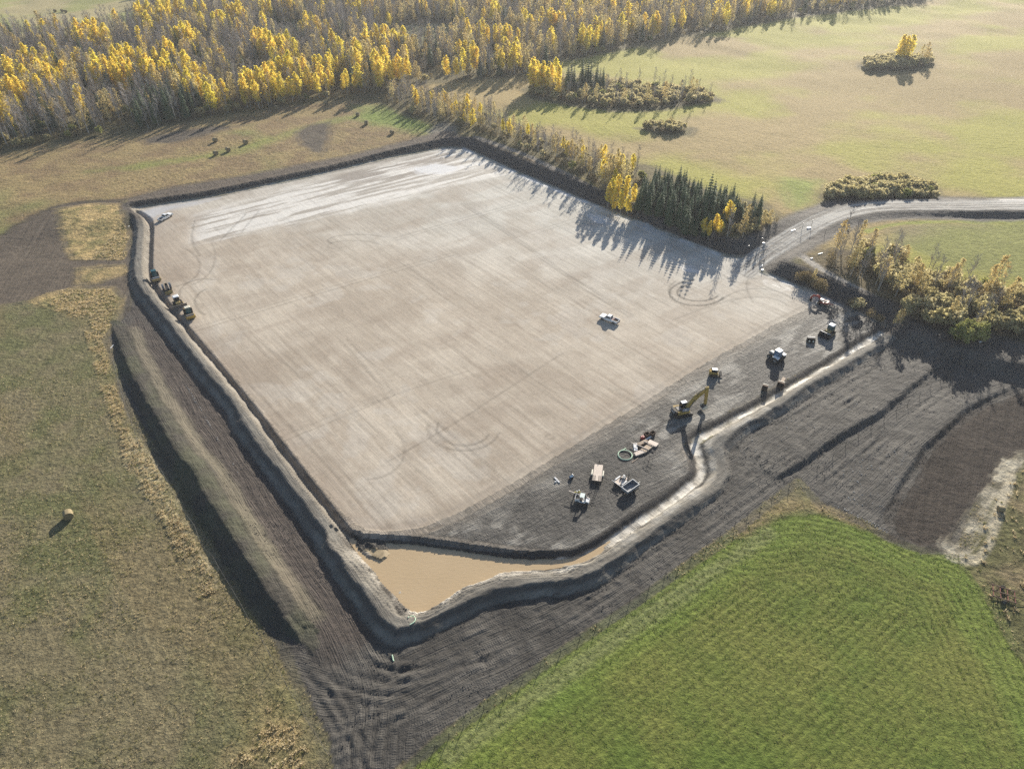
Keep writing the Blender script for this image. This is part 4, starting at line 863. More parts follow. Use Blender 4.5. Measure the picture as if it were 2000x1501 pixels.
def stuff_points(name, pts, meshes, label, seed=0):
    """a mass nobody could count: copies of a few plants on scattered points"""
    pts = list(pts)
    me = bpy.data.meshes.new(name); me.vertices.add(len(pts)); me.vertices.foreach_set('co', np.array([p[:3] for p in pts], np.float32).ravel())
    for nm, k in (('size', 3), ('turn', 4)):
        a = me.attributes.new(nm, 'FLOAT', 'POINT'); a.data.foreach_set('value', np.array([p[k] for p in pts], np.float32))
    o = link_mesh(name, me); tag(o, label, None, None, 'stuff')
    ng = bpy.data.node_groups.new(name + '_nodes', 'GeometryNodeTree')
    ng.interface.new_socket('Geometry', in_out='INPUT', socket_type='NodeSocketGeometry'); ng.interface.new_socket('Geometry', in_out='OUTPUT', socket_type='NodeSocketGeometry')
    n = ng.nodes; l = ng.links; gi = n.new('NodeGroupInput'); go = n.new('NodeGroupOutput')
    iop = n.new('GeometryNodeInstanceOnPoints'); l.new(gi.outputs[0], iop.inputs['Points'])
    gtoi = n.new('GeometryNodeGeometryToInstance')
    for q in reversed(meshes):
        po = bpy.data.objects.new(q.name, q); stuff_col.objects.link(po)
        oi = n.new('GeometryNodeObjectInfo'); oi.inputs['Object'].default_value = po; oi.inputs['As Instance'].default_value = True
        l.new(oi.outputs['Geometry'], gtoi.inputs[0])
    l.new(gtoi.outputs[0], iop.inputs['Instance']); iop.inputs['Pick Instance'].default_value = True
    rvn = n.new('FunctionNodeRandomValue'); rvn.data_type = 'INT'
    ints = [s for s in rvn.inputs if s.type == 'INT']; ints[0].default_value = 0; ints[1].default_value = len(meshes) - 1; ints[-1].default_value = seed
    l.new([s for s in rvn.outputs if s.type == 'INT'][0], iop.inputs['Instance Index'])
    a1 = n.new('GeometryNodeInputNamedAttribute'); a1.data_type = 'FLOAT'; a1.inputs[0].default_value = 'size'
    a2 = n.new('GeometryNodeInputNamedAttribute'); a2.data_type = 'FLOAT'; a2.inputs[0].default_value = 'turn'
    cx = n.new('ShaderNodeCombineXYZ'); l.new(a2.outputs[0], cx.inputs[2]); l.new(cx.outputs[0], iop.inputs['Rotation'])
    l.new(a1.outputs[0], iop.inputs['Scale']); l.new(iop.outputs[0], go.inputs[0])
    md = o.modifiers.new('scatter', 'NODES'); md.node_group = ng
    return o
def in_view(x, y, m=1.04):
    d = np.array([x, y * CP + (CAM_H - UP) * SP, 0]); zc = y * CP + (CAM_H - UP) * SP; yc = (-(CAM_H - UP) * CP + y * SP)
    return abs(x / zc * FPX) < 1000 * m + 40 and -yc / zc * FPX > -790 * m
ZSHORT = {'belt': 'tree belt above the old trail', 'stand': 'spruce stand beside the pad', 'island': 'long far-field tree island', 'islet': 'small far-field thicket', 'clump': 'distant upper-right clump', 'roadside': 'thicket at the road bend', 'wood': 'right-hand wood beside the yard', 'forest': 'forest'}
ZRANGE = {}
for t in TREES:
    if in_view(t[1], t[2], 1.0): ZRANGE.setdefault(t[4], []).append((t[1] / (t[2] + 90), t[2]))
def ZPART(zone, x, y):
    q = ZRANGE.get(zone)
    if not q: return ' in the ' + ZSHORT[zone]
    us = sorted(a for a, _ in q); u = x / (y + 90); k = min(5, int(6 * np.searchsorted(us, u) / len(us)))
    loc = sorted(b for a, b in q if abs(a - u) < .04) or [y]; fr = y <= loc[len(loc) // 2]
    return (', front ' if fr else ', rear ') + ('far left', 'left', 'left centre', 'right centre', 'right', 'far right')[k] + ' of the ' + ZSHORT[zone]
def build_trees():
    by = {}
    for t in TREES: by.setdefault(t[0], []).append(t)
    for kind, lst in by.items():
        lst.sort(key=lambda t: (not in_view(t[1], t[2]), math.hypot(t[1], t[2] + 40) / (t[3] if kind != 'brown_brush' else 1)))
        near = [t for t in lst[:LIM] if in_view(t[1], t[2])]; rest = lst[len(near):]
        labs = []
        for k, x, y, hf, zone in near:
            lab = KIND_TXT[kind][0] + ZPART(zone, x, y)
            if zone == 'forest':
                zc = y * CP + CAM_H * SP; px = 1000 + x / zc * FPX; fr = abs(float(line_info(np.array([x]), np.array([y]), fl, 400)[0][0]))
                side_ = 'at the left end of the forest' if px < 170 else 'of the forest left of the dark spruces' if px < 290 else 'of the forest around the dark spruces' if px < 400 else 'of the forest above the bare brown patch' if px < 660 else 'of the forest near the tree belt' if px < 860 else 'of the forest beyond the far field'
                lab = KIND_TXT[kind][0].replace(' with fine upright twigs', '') + (' in the front row ' if fr < 9 else ' behind the front row ' if fr < 28 else ' well inside ' if fr < 60 else ' deep inside ') + side_
                lab = lab.replace('rounded olive straw-coloured', 'olive').replace('low brown twiggy', 'low twiggy')
                lab = lab.replace('inside of the forest', 'inside the forest').replace('front row of the forest', 'front row').replace('inside at the left end of the forest', 'inside the left end of the forest')
            if hf > 1.4 and kind == 'spruce' and zone == 'stand': lab = 'tall ' + lab
            if len(lab.split()) > 13: lab = lab.replace('rounded olive straw-coloured', 'olive').replace('rounded yellow-green', 'yellow-green')
            labs.append(lab)
        seen = {}
        for i, lb in enumerate(labs): seen.setdefault(lb, []).append(i)
        NTH = ['leftmost', 'second from left', 'third from left', 'fourth from left', 'fifth from left', 'sixth from left', 'seventh from left']
        fin = list(labs)
        for lb, ids in seen.items():
            if 1 < len(ids) <= 7:
                ids.sort(key=lambda i: near[i][1] / (near[i][2] + 90))
                for q, i in enumerate(ids):
                    t_ = lb + ', ' + ('rightmost' if q == len(ids) - 1 else NTH[q]); fin[i] = t_ if len(t_.split()) <= 16 else ('rightmost ' if q == len(ids) - 1 else NTH[q].split()[0] + ' ') + lb
        for i, (k, x, y, hf, zone) in enumerate(near):
            a, b, _ = PROTO[kind][i % len(PROTO[kind])]
            txt, cat = KIND_TXT[kind]
            e = empty(kind_name(kind), (x, y, zat(x, y)), rv(0, 6.283), fin[i], cat, txt.split(' with')[0] + 's ' + ZONE_TXT[zone])
            ws = hf * rv(.88, 1.15)
            e.scale = (ws, ws, hf)
            link_mesh('trunk' if cat == 'tree' else 'stems', a, e); link_mesh('crown' if cat == 'tree' else 'foliage', b, e)
        if rest:
            stuff_points(kind_name(kind) + '_mass', [(x, y, zat(x, y), hf, rv(0, 6.283)) for _, x, y, hf, _ in rest], [p[2] for p in PROTO[kind]], {'yellow_aspen': 'mass of bright yellow aspens in the far forest', 'amber_aspen': 'mass of amber aspens in the far forest', 'bare_aspen': 'mass of bare grey aspens in the far forest'}.get(kind, 'mass of ' + KIND_TXT[kind][0] + 's farther off'))
build_trees()

# ------------------------------------------------------------------ machines, trailers, people and site materials
WHITE = mat('white_paint', (.74, .74, .73), .35, var=.03, spec=.5)
GLASS = mat('dark_glass', (.018, .024, .028), .08, var=.05, spec=.6)
TEAL = mat('teal_glass', (.02, .085, .095), .08, var=.05, spec=.6)
BLUEG = mat('sky_reflection_and_pump_blue', (.10, .17, .26), .12, var=.1, scale=1.0, spec=.7)  # reflected sky put into the cab glass colour; also the pump housing's blue
TYRE = mat('tyre_rubber', (.024, .023, .022), .85, var=.2)
RIM = mat('wheel_rim', (.30, .30, .30), .4, .6)
YEL = mat('machine_yellow', (.37, .255, .065), .65, spec=.2, var=.16, scale=2)
DYEL = mat('dusty_yellow', (.33, .25, .11), .7, spec=.2, var=.15, scale=2)
BLACK = mat('black_paint', (.022, .022, .024), .65, var=.15, spec=.2)
STEEL = mat('worn_steel', (.15, .14, .13), .65, .1, var=.2, scale=3)
DRUM = mat('drum_steel', (.25, .22, .18), .55, .3, var=.2, scale=4)
TRACK = mat('crawler_steel', (.055, .048, .042), .7, .3, var=.2, scale=5)
RED = mat('red_paint', (.33, .045, .035), .45, var=.12)
BROWN = mat('rusty_steel', (.12, .075, .05), .8, .1, var=.25, scale=4)
CREAM = mat('cream_paint', (.62, .58, .46), .5, var=.06)
WOOD = mat('weathered_wood', (.40, .31, .23), .8, var=.12, scale=1.5)
PALEWOOD = mat('pale_deck_wood', (.66, .56, .47), .75, var=.1, scale=2)
PVC = mat('white_plastic_pipe', (.72, .72, .72), .35, var=.04)
HOSE = mat('pale_green_hose', (.42, .58, .42), .45, var=.1)
GREY = mat('grey_paint', (.20, .21, .22), .6, var=.08)
LAMP = mat('lamp_glass', (.6, .6, .58), .15, var=.03)
TAIL = mat('tail_light', (.35, .02, .02), .2, var=.05)
HIVIS = mat('yellow_jacket', (.66, .60, .16), .8, var=.08, scale=9)
DENIM = mat('dark_trousers', (.05, .055, .075), .85, var=.15, scale=9)
SKIN = mat('skin', (.45, .29, .21), .55, var=.05)
HAY = mat('hay', (.25, .20, .11), .9, var=.22, scale=6, bump=.8)
HAYEND = mat('hay_end', (.22, .175, .10), .9, var=.25, scale=9, bump=.8)
def ang(p0, p1):
    a = at(*p0); b = at(*p1); return math.atan2(b.y - a.y, b.x - a.x)
def wheel(parent, x, y, r, w, name='wheel'):
    t = MB().cyl((0, -w / 2, 0), (0, w / 2, 0), r, n=16)
    for i in range(14):
        q = 6.283 * i / 14; t.box((math.cos(q) * r, 0, math.sin(q) * r), (.05 + r * .05, w * .96, r * .16), ry=-q)
    o = t.build(name, TYRE, parent); o.location = (x, y, r)
    MB().cyl((0, -w / 2 - .02, 0), (0, w / 2 + .02, 0), r * .55, n=12).build('rim', RIM, o)
    return o
def crawler(parent, x0, x1, y, w, h):
    r = h / 2; pr = []
    for i in range(9): q = -math.pi / 2 + math.pi * i / 8; pr.append((x1 - r + r * math.cos(q), r + r * math.sin(q)))
    for i in range(9): q = math.pi / 2 + math.pi * i / 8; pr.append((x0 + r + r * math.cos(q), r + r * math.sin(q)))
    m = MB().prism(pr, y - w / 2, y + w / 2)
    n = int((x1 - x0) / .22)
    for i in range(n):
        for z in (-.01, h + .01): m.box((x0 + r + (x1 - x0 - 2 * r) * (i + .5) / n, y, z), (.07, w, .05))
    o = m.build('crawler', TRACK, parent)
    MB().box(((x0 + x1) / 2, y, r), (x1 - x0 - h, w * 1.04, h * .35)).build('track_frame', BLACK, o)
    return o
def cab(parent, x0, x1, w, z0, z1, glass, roof, name='cab', inset=.10, roofh=.10, over=.08):
    """glazed cab with corner posts and a roof cap"""
    hw = w / 2
    b = [(x0, -hw, z0), (x1, -hw, z0), (x1, hw, z0), (x0, hw, z0)]; t = [(x0 + inset, -hw + inset, z1), (x1 - inset * 1.4, -hw + inset, z1), (x1 - inset * 1.4, hw - inset, z1), (x0 + inset, hw - inset, z1)]
    o = MB().hexa(b, t).build(name, glass, parent)
    p = MB()
    for i in range(4): p.cyl(b[i], t[i], .055, n=5)
    for i in range(4): p.cyl(b[i], b[(i + 1) % 4], .05, n=5)
    p.build('cab_post', BLACK, o)
    r = MB(); zt = z1 + roofh
    r.hexa([(x0 + inset - over, -hw + inset - over, z1 + .003), (x1 - inset * 1.4 + over, -hw + inset - over, z1 + .003), (x1 - inset * 1.4 + over, hw - inset + over, z1 + .003), (x0 + inset - over, hw - inset + over, z1 + .003)],
           [(x0 + inset, -hw + inset, zt), (x1 - inset * 1.4, -hw + inset, zt), (x1 - inset * 1.4, hw - inset, zt), (x0 + inset, hw - inset, zt)])
    r.build('roof', roof, o)
    return o
def blade(parent, x, w, z0, h, m, mtop=None):
    pr = []
    for i in range(7): q = i / 6; pr.append((x + .28 * (2 * q - 1) ** 2, z0 + h * q))
    pr2 = [(p[0] - .12, p[1]) for p in reversed(pr)]
    o = MB().prism(pr + pr2, -w / 2, w / 2).build('blade', m, parent)
    MB().box((x + .2, 0, z0 + h + .035), (.16, w, .06)).build('cutting_edge', mtop or STEEL, o)
    return o

def pickup(name, loc, rz, label):
    e = empty(name, loc, rz, label, 'pickup truck')
    W2 = .96
    body = MB()
    body.prism([(-2.95, .48), (2.85, .48), (2.98, .62), (2.96, .98), (2.80, 1.10), (1.35, 1.16), (-.75, 1.16), (-.75, 1.02), (-.78, .55), (-2.95, .55)], -W2, W2)
    for x in (1.85, -1.85):
        for s in (-1, 1): body.box((x, s * .97, .92), (1.05, .10, .16), taper=.85)
    body.build('body', WHITE, e)
    bed = MB(); bed.box((-1.87, 0, .60), (2.16, 1.86, .08))
    for s in (-1, 1): bed.box((-1.87, s * .91, .87), (2.18, .10, .56))
    bed.box((-.83, 0, .87), (.09, 1.78, .56)); b_o = bed.build('cargo_bed', WHITE, e)
    MB().box((-2.93, 0, .85), (.07, 1.72, .54)).build('tailgate', WHITE, b_o)
    MB().box((-1.87, 0, .652), (2.0, 1.68, .02)).build('bed_liner', BLACK, b_o)
    g = MB().hexa([(-.76, -.9, 1.163), (1.35, -.9, 1.163), (1.35, .9, 1.163), (-.76, .9, 1.163)], [(-.58, -.72, 1.80), (.55, -.72, 1.80), (.55, .72, 1.80), (-.58, .72, 1.80)]).build('cab', WHITE, e)
    MB().hexa([(-.62, -.70, 1.803), (.58, -.70, 1.803), (.58, .70, 1.803), (-.62, .70, 1.803)], [(-.50, -.62, 1.88), (.44, -.62, 1.88), (.44, .62, 1.88), (-.50, .62, 1.88)]).build('roof', WHITE, g)
    # glazing panels proud of the cab skin
    def pane(nm, q): MB().add and None; m = MB(); m.add(q, [(0, 1, 2, 3)]); return m.build(nm, GLASS, g)
    pane('windshield', [(1.30, -.80, 1.205), (1.30, .80, 1.205), (.62, .66, 1.77), (.62, -.66, 1.77)])
    pane('rear_window', [(-.765, .74, 1.22), (-.765, -.74, 1.22), (-.62, -.64, 1.74), (-.62, .64, 1.74)])
    for s in (-1, 1):
        pane('side_window', [(-.60, s * .90, 1.21), (.24, s * .90, 1.21), (.20, s * .755, 1.75), (-.48, s * .755, 1.75)])
        pane('side_window', [(.30, s * .90, 1.21), (1.12, s * .90, 1.21), (.52, s * .755, 1.75), (.26, s * .755, 1.75)])
        MB().box((1.02, s * 1.08, 1.22), (.14, .22, .16)).build('mirror', BLACK, e)
        MB().box((2.96, s * .74, .88), (.08, .34, .18)).build('headlight', LAMP, e)
        MB().box((-2.97, s * .89, .88), (.05, .14, .36)).build('tail_light', TAIL, e)
        for x in (1.85, -1.85): wheel(e, x, s * .86, .41, .28)
    MB().box((2.99, 0, .66), (.10, 1.86, .22)).build('front_bumper', STEEL, e); MB().box((-3.02, 0, .58), (.14, 1.86, .20)).build('rear_bumper', STEEL, e)
    MB().box((3.0, 0, .90), (.05, 1.05, .2)).build('grille', BLACK, e)
    return e
A1 = at(1190, 626); P1 = pickup('pickup_truck', A1, ang((1206, 631), (1177, 620)), 'white pickup truck with red cargo standing alone on the pale gravel pad')
def on_thing(root, lx, ly, lz): return root.matrix_world @ Vector((lx, ly, lz)) if False else Vector(root.location) + Matrix.Rotation(root.rotation_euler.z, 3, 'Z') @ Vector((lx, ly, lz))
t = MB().box((0, 0, .22), (.62, 1.45, .42), taper=.96).box((0, 0, .45), (.56, 1.38, .05)).build('cargo_box', mat('dull_red', (.13, .05, .045), .7, var=.15)); t.location = on_thing(P1, -1.25, 0, .664); t.rotation_euler.z = P1.rotation_euler.z; tag(t, 'dark red cargo box in the bed of the pickup on the pad', 'box')
t = MB().cyl((-.35, 0, .25), (.35, 0, .25), .25, n=12).box((0, 0, .03), (.6, .5, .06)).build('fuel_drum', BROWN); t.location = on_thing(P1, -2.2, .3, .664); t.rotation_euler.z = P1.rotation_euler.z; tag(t, 'brown drum lying in the bed of the pickup on the pad', 'drum')
pickup('pickup_truck', at(324, 427), ang((313, 431), (334, 419)), 'white pickup truck at the far left corner of the pad beside grey water')

def roller(loc, rz, label, roof, frame, drumc):
    e = empty('soil_roller', loc, rz, label, 'roller')
    d = MB().cyl((0, -1.07, 0), (0, 1.07, 0), .78, n=22); 
    for k in range(5):
        for i in range(10):
            q = 6.283 * (i + .5 * (k % 2)) / 10; d.box((math.cos(q) * .80, -.8 + k * .4, math.sin(q) * .80), (.08, .14, .14), ry=-q)
    o = d.build('drum', drumc, e); o.location = (1.75, 0, .80)
    f = MB()
    for s in (-1, 1): f.box((1.6, s * 1.20, .85), (1.9, .16, .42))
    f.box((.62, 0, .85), (.22, 2.5, .42)); f.build('drum_frame', frame, e)
    MB().box((2.68, 0, 1.02), (.16, 2.62, .78), ry=.15).build('levelling_blade', frame, e)
    MB().prism([(-2.9, .7), (-.6, .7), (-.6, 1.45), (-1.2, 1.75), (-2.75, 1.60), (-2.95, 1.3)], -.82, .82).build('engine_hood', frame, e)
    MB().box((.2, 0, .8), (.9, .6, .4)).build('hitch', BLACK, e)
    c = cab(e, -1.0, .45, 1.6, 1.15, 2.95, TEAL, roof); MB().box((-.3, 0, 1.0), (1.4, 1.5, .3)).build('floor_plate', BLACK, c)
    for s in (-1, 1): wheel(e, -1.75, s * .98, .78, .55)
    return e
roller(at(305, 545), ang((302, 533), (309, 548)), 'soil roller with grey drum and dark roof at the upper end of the machine row', TEAL, DYEL, GREY)
roller(at(371, 617), ang((367, 604), (375, 621)), 'soil roller with cream roof and ochre drum frame at the lower end of the row', CREAM, YEL, DRUM)

def dozer(loc, rz, label, roof, body, w_bl=3.9, scoop=False, glass=GLASS):
    e = empty('bulldozer' if not scoop else 'crawler_loader', loc, rz, label, 'bulldozer' if not scoop else 'loader')
    for s in (-1, 1): crawler(e, -1.75, 1.45, s * 1.02, .55, .95)
    MB().prism([(-1.7, .6), (1.5, .6), (1.55, 1.45), (1.35, 1.6), (.1, 1.7), (.1, 1.3), (-1.7, 1.3)], -.68, .68).build('engine_hood', body, e)
    MB().cyl((.9, .2, 1.6), (.9, .2, 2.25), .07, n=8).build('exhaust', BLACK, e)
    c = cab(e, -1.35, .25, 1.55, 1.30, 2.85, glass, roof, over=.16, roofh=.16)
    MB().box((-1.75, 0, 1.0), (.35, 1.3, .8)).build('fuel_tank', body, e)
    for s in (-1, 1):
        MB().cyl((-.6, s * 1.42, .55), (2.1, s * 1.35, .5), .12, n=8).build('push_arm', body, e)
        MB().cyl((1.2, s * .45, 1.35), (2.1, s * .6, .9), .07, n=8).build('lift_cylinder', STEEL, e)
    if scoop:
        pr = [(1.9, .15), (3.2, .05), (3.15, .16), (2.15, .32), (2.0, .75), (2.1, 1.25), (2.45, 1.45), (2.42, 1.55), (1.98, 1.38), (1.82, .8)]
        o = MB().prism(pr, -1.6, 1.6).build('bucket', BLACK, e)
        for s in (-1, 1): MB().prism([(1.9, .15), (3.2, .05), (2.45, 1.5), (1.98, 1.38), (1.82, .8)], s * 1.6 - .03, s * 1.6 + .03).build('bucket_side', BLACK, o)
        MB().box((2.44, 0, 1.58), (.12, 3.2, .06)).build('bucket_lip', WHITE, o)
    else: blade(e, 2.25, w_bl, .12, 1.25, STEEL, STEEL)
    return e
dozer(at(349, 596), ang((341, 581), (352, 599)), 'yellow bulldozer with white roof and very wide grey blade in the machine row', WHITE, DYEL, 4.1)
dozer(at(1618, 652), ang((1628, 642), (1604, 660)), 'yellow crawler loader with white roof and wide dark bucket on the dark yard', WHITE, DYEL, scoop=True, glass=TEAL)

def tractor(loc, rz, label):
    e = empty('farm_tractor', loc, rz, label, 'tractor')
    MB().prism([(-.2, .9), (2.3, .85), (2.35, 1.5), (2.1, 1.65), (-.2, 1.75)], -.42, .42).build('hood', BLACK, e)
    MB().box((-.6, 0, .95), (1.6, .9, .5)).build('chassis', BLACK, e)
    MB().box((-.75, 0, 1.45), (.7, .75, .3)).box((-1.05, 0, 1.75), (.14, .7, .6)).build('seat', BLACK, e)
    f = MB()
    for s in (-1, 1):
        for i in range(6):
            q = math.pi * (i + .5) / 6; f.box((-.9 + math.cos(q) * 1.02, s * 1.05, .9 + math.sin(q) * 1.02), (.12, .6, .52), ry=-q)
    f.build('fender', GREY, e)
    r = MB()
    for s in (-1, 1): r.cyl((-1.25, s * .6, 1.3), (-1.2, s * .55, 2.6), .05, n=6)
    r.cyl((-1.2, -.55, 2.6), (-1.2, .55, 2.6), .06, n=6).build('roll_bar', CREAM, e)
    for s in (-1, 1):
        wheel(e, -.9, s * 1.05, .92, .55, 'rear_wheel'); wheel(e, 1.75, s * .95, .62, .4, 'front_wheel')
        MB().cyl((.3, s * .62, 1.2), (2.6, s * .66, .9), .08, n=6).build('loader_arm', GREY, e)
    o = MB().prism([(2.5, .5), (3.1, .35), (3.15, .5), (2.75, .75), (2.72, 1.1), (2.5, 1.15)], -1.05, 1.05).build('front_bucket', DYEL, e)
    for i in range(6): MB().box((3.2, -.9 + .36 * i, .42), (.3, .1, .1)).build('tooth', YEL, o)
    return e
tractor(at(328, 567), ang((323, 553), (331, 574)), 'black tractor with four big tyres and a toothed yellow front in the machine row')

def excavator(name, loc, rz, label, S_, col, roofm, house_rot, reach, lettering=None, canopy=False):
    """reach: boom knee, boom tip, stick end as (x, z) in metres before scaling"""
    e = empty(name, loc, rz, label, 'excavator'); e.scale = (S_, S_, S_)
    for s in (-1, 1): crawler(e, -2.3, 2.3, s * 1.25, .62, 1.0)
    MB().box((0, 0, .65), (1.8, 1.9, .5)).cyl((0, 0, .85), (0, 0, 1.12), .75, n=16).build('undercarriage', BLACK, e)
    h = MB().prism([(-2.1, 1.14), (1.35, 1.14), (1.35, 1.6), (.2, 1.75), (-2.1, 2.2)], -1.4, 1.4).build('house', col, e)
    h.rotation_euler.z = house_rot
    cwp = []
    cw = MB()
    for i in range(6):
        q0 = -math.pi / 2 + math.pi * i / 6; q1 = -math.pi / 2 + math.pi * (i + 1) / 6
        p = [(-2.1, 1.42 * math.sin(q0)), (-2.1, 1.42 * math.sin(q1)), (-2.1 - .62 * math.cos(q1), 1.42 * math.sin(q1)), (-2.1 - .62 * math.cos(q0), 1.42 * math.sin(q0))]
        cw.add([(x, y, 1.2) for x, y in p] + [(x, y, 2.24) for x, y in p], [(0, 1, 2, 3), (7, 6, 5, 4), (2, 1, 5, 6), (3, 2, 6, 7), (0, 3, 7, 4), (1, 0, 4, 5)])
    k = cw.build('counterweight', BLACK if lettering else col, h)
    MB().box((-1.2, -.1, 2.13), (1.5, 1.7, .22)).build('engine_cover', BLACK, h)
    MB().box((-1.2, -.1, 2.26), (1.1, 1.1, .06)).build('vent_panel', STEEL, h)
    MB().box((.2, -1.0, 1.95), (1.9, .7, .5)).build('tool_box', GREY if lettering else col, h)
    if canopy:
        c = MB()
        for sx in (.1, 1.3):
            for sy in (.15, 1.25): c.cyl((sx, sy, 1.6), (sx, sy, 3.0), .06, n=6)
        c = c.build('canopy_post', BLACK, h); MB().box((.7, .7, 3.08), (1.7, 1.5, .14), taper=.85).build('roof', roofm, h); MB().box((.6, .7, 1.9), (.6, .7, .5)).build('seat', BLACK, h)
    else:
        c = cab(h, -.1, 1.5, 1.1, 1.6, 3.0, GLASS, roofm, over=.06, roofh=.08); c.location.y = .85
        r = MB(); 
        for y in (-.5, .5): r.cyl((-.5, y, 2.3), (-2.2, y * 2.2, 2.3), .03, n=5)
        r.build('handrail', STEEL, h)
    knee, tip, end = [Vector((p[0], -.1, p[1])) for p in reach]; foot = Vector((1.0, -.1, 1.7))
    def beam(nm, a, b, wa, wb, hy, m, par):
        d = (b - a).normalized(); n = Vector((-d.z, 0, d.x)); o = Vector((0, hy, 0)); mm = MB()
        mm.hexa([a - n * wa - o, b - n * wb - o, b - n * wb + o, a - n * wa + o], [a + n * wa - o, b + n * wb - o, b + n * wb + o, a + n * wa + o]); return mm.build(nm, m, par)
    bo = beam('boom', foot, knee, .36, .55, .32, col, h); beam('boom_top', knee, tip, .55, .30, .31, col, bo)
    st = beam('stick', tip + (tip - end).normalized() * .7, end, .42, .26, .25, col, h)
    mid = foot.lerp(knee, .75)
    for s in (-1, 1): MB().cyl(Vector((1.45, -.1 + s * .42, 1.5)), mid + Vector((0, s * .42, 0)), .09, n=8).build('boom_cylinder', STEEL, h)
    MB().cyl(knee + Vector((-.2, 0, .5)), tip + (tip - end).normalized() * .6 + Vector((0, 0, .15)), .09, n=8).build('stick_cylinder', STEEL, h)
    ex, ez = end.x, end.z
    pr = [(ex + .25, ez + .1), (ex + .35, ez - .3), (ex + .1, ez - .85), (ex - .45, ez - 1.1), (ex - 1.0, ez - .95), (ex - 1.15, ez - .75), (ex - .9, ez - .78), (ex - .45, ez - .92), (ex - .05, ez - .7), (ex + .12, ez - .3), (ex - .05, ez + .05)]
    b = MB().prism(pr, -.85, .65).build('bucket', STEEL if lettering else BLACK, h)
    for y in (-.85, .65): MB().prism([(ex + .2, ez), (ex + .33, ez - .3), (ex + .1, ez - .85), (ex - .45, ez - 1.1), (ex - 1.0, ez - .95), (ex - 1.15, ez - .75), (ex - .5, ez - .2)], y - .03, y + .03).build('bucket_side', CREAM if lettering else BLACK, b)
    for i in range(5): MB().box((ex - 1.2, -.75 + .33 * i, ez - .72), (.3, .12, .1)).build('tooth', STEEL, b)
    if lettering:
        for off, rot in (((-2.735, 0, 1.72), -math.pi / 2), ((-1.55, -1.415, 1.62), 0)):
            cu = bpy.data.curves.new('lettering', 'FONT'); cu.body = lettering; cu.size = .95; cu.extrude = .012; cu.align_x = 'CENTER'; cu.align_y = 'CENTER'; cu.materials.append(WHITE if rot else BLACK)
            to = bpy.data.objects.new('lettering', cu); COL.objects.link(to); bpy.context.view_layer.update(); mt_ = bpy.data.meshes.new_from_object(to); bpy.data.objects.remove(to); to = link_mesh('lettering', mt_, h, off); to.rotation_euler = (math.pi / 2, 0, rot)
    return e
xr = ang((1322, 810), (1366, 801))
excavator('excavator', at(1331, 808), xr, 'large yellow excavator with raised bent boom on the dark yard', 1.0, YEL, WHITE, .06, [(3.5, 4.9), (5.9, 6.3), (6.35, 1.55)], 'CAT')
me_ = excavator('mini_excavator', at(1606, 594), ang((1609, 588), (1583, 581)), 'small red excavator with white canopy under the cut bank', .62, RED, WHITE, 0, [(2.9, 3.9), (5.0, 3.2), (6.0, 1.5)], None, True)
MB().hexa([(2.5, -1.5, .1), (2.75, -1.5, .1), (2.75, 1.5, .1), (2.5, 1.5, .1)], [(2.45, -1.5, .9), (2.6, -1.5, .9), (2.6, 1.5, .9), (2.45, 1.5, .9)]).build('dozer_blade', WHITE, me_)
MB().box((-3.6, .4, 1.5), (2.4, .3, .3)).build('tail_beam', RED, me_)

def track_loader(loc, rz, label):
    e = empty('skid_loader', loc, rz, label, 'loader')
    for s in (-1, 1): crawler(e, -1.2, 1.1, s * .72, .4, .7)
    MB().prism([(-1.3, .5), (.9, .5), (.9, 1.1), (-.2, 1.25), (-1.1, 1.6), (-1.35, 1.4)], -.55, .55).build('body', YEL, e)
    cab(e, -.75, .75, 1.0, 1.12, 2.05, GLASS, WHITE, over=.06, inset=.07)
    for s in (-1, 1): MB().cyl((-1.1, s * .72, 1.55), (.9, s * .72, 1.2), .09, n=6).cyl((.9, s * .72, 1.2), (1.5, s * .7, .4), .09, n=6).build('lift_arm', YEL, e)
    o = MB().prism([(1.4, .1), (2.2, .03), (2.2, .1), (1.6, .25), (1.55, .75), (1.9, .95), (1.85, 1.02), (1.4, .85)], -.95, .95).build('bucket', BLACK, e)
    return e
track_loader(at(1394, 733), ang((1389, 732), (1407, 734)), 'small yellow skid loader with white roof and black bucket near the pad edge')

def big_tractor(loc, rz, label):
    e = empty('cab_tractor', loc, rz, label, 'tractor')
    MB().box((0, 0, .95), (3.6, 1.0, .5)).build('chassis', BLACK, e)
    MB().prism([(.55, 1.2), (2.2, 1.15), (2.2, 1.75), (1.95, 1.95), (.55, 2.05)], -.48, .48).build('hood', GREY, e)
    c = cab(e, -1.05, .6, 1.7, 1.25, 3.2, BLUEG, WHITE, inset=.06, over=.06, roofh=.14)
    for s in (-1, 1):
        MB().box((-.75, s * 1.42, 1.83), (1.7, 1.05, .10)).box((-.75, s * 1.42, 1.62), (1.5, .9, .32), taper=.9).build('fender', WHITE, e)
        wheel(e, -.75, s * 1.15, .88, .5, 'rear_wheel'); wheel(e, -.75, s * 1.72, .88, .45, 'rear_wheel'); wheel(e, 1.6, s * .95, .62, .4, 'front_wheel')
        MB().cyl((.4, s * .85, 2.6), (.55, s * 1.5, 2.7), .03, n=5).box((.55, s * 1.5, 2.6), (.08, .2, .34)).build('mirror', WHITE, e)
    MB().box((-1.9, 0, .7), (.5, .8, .4)).build('hitch', BLACK, e)
    return e
big_tractor(at(1515, 702), R(128), 'tall tractor with sky-reflection blue cab and flat white fenders in the middle of the yard')

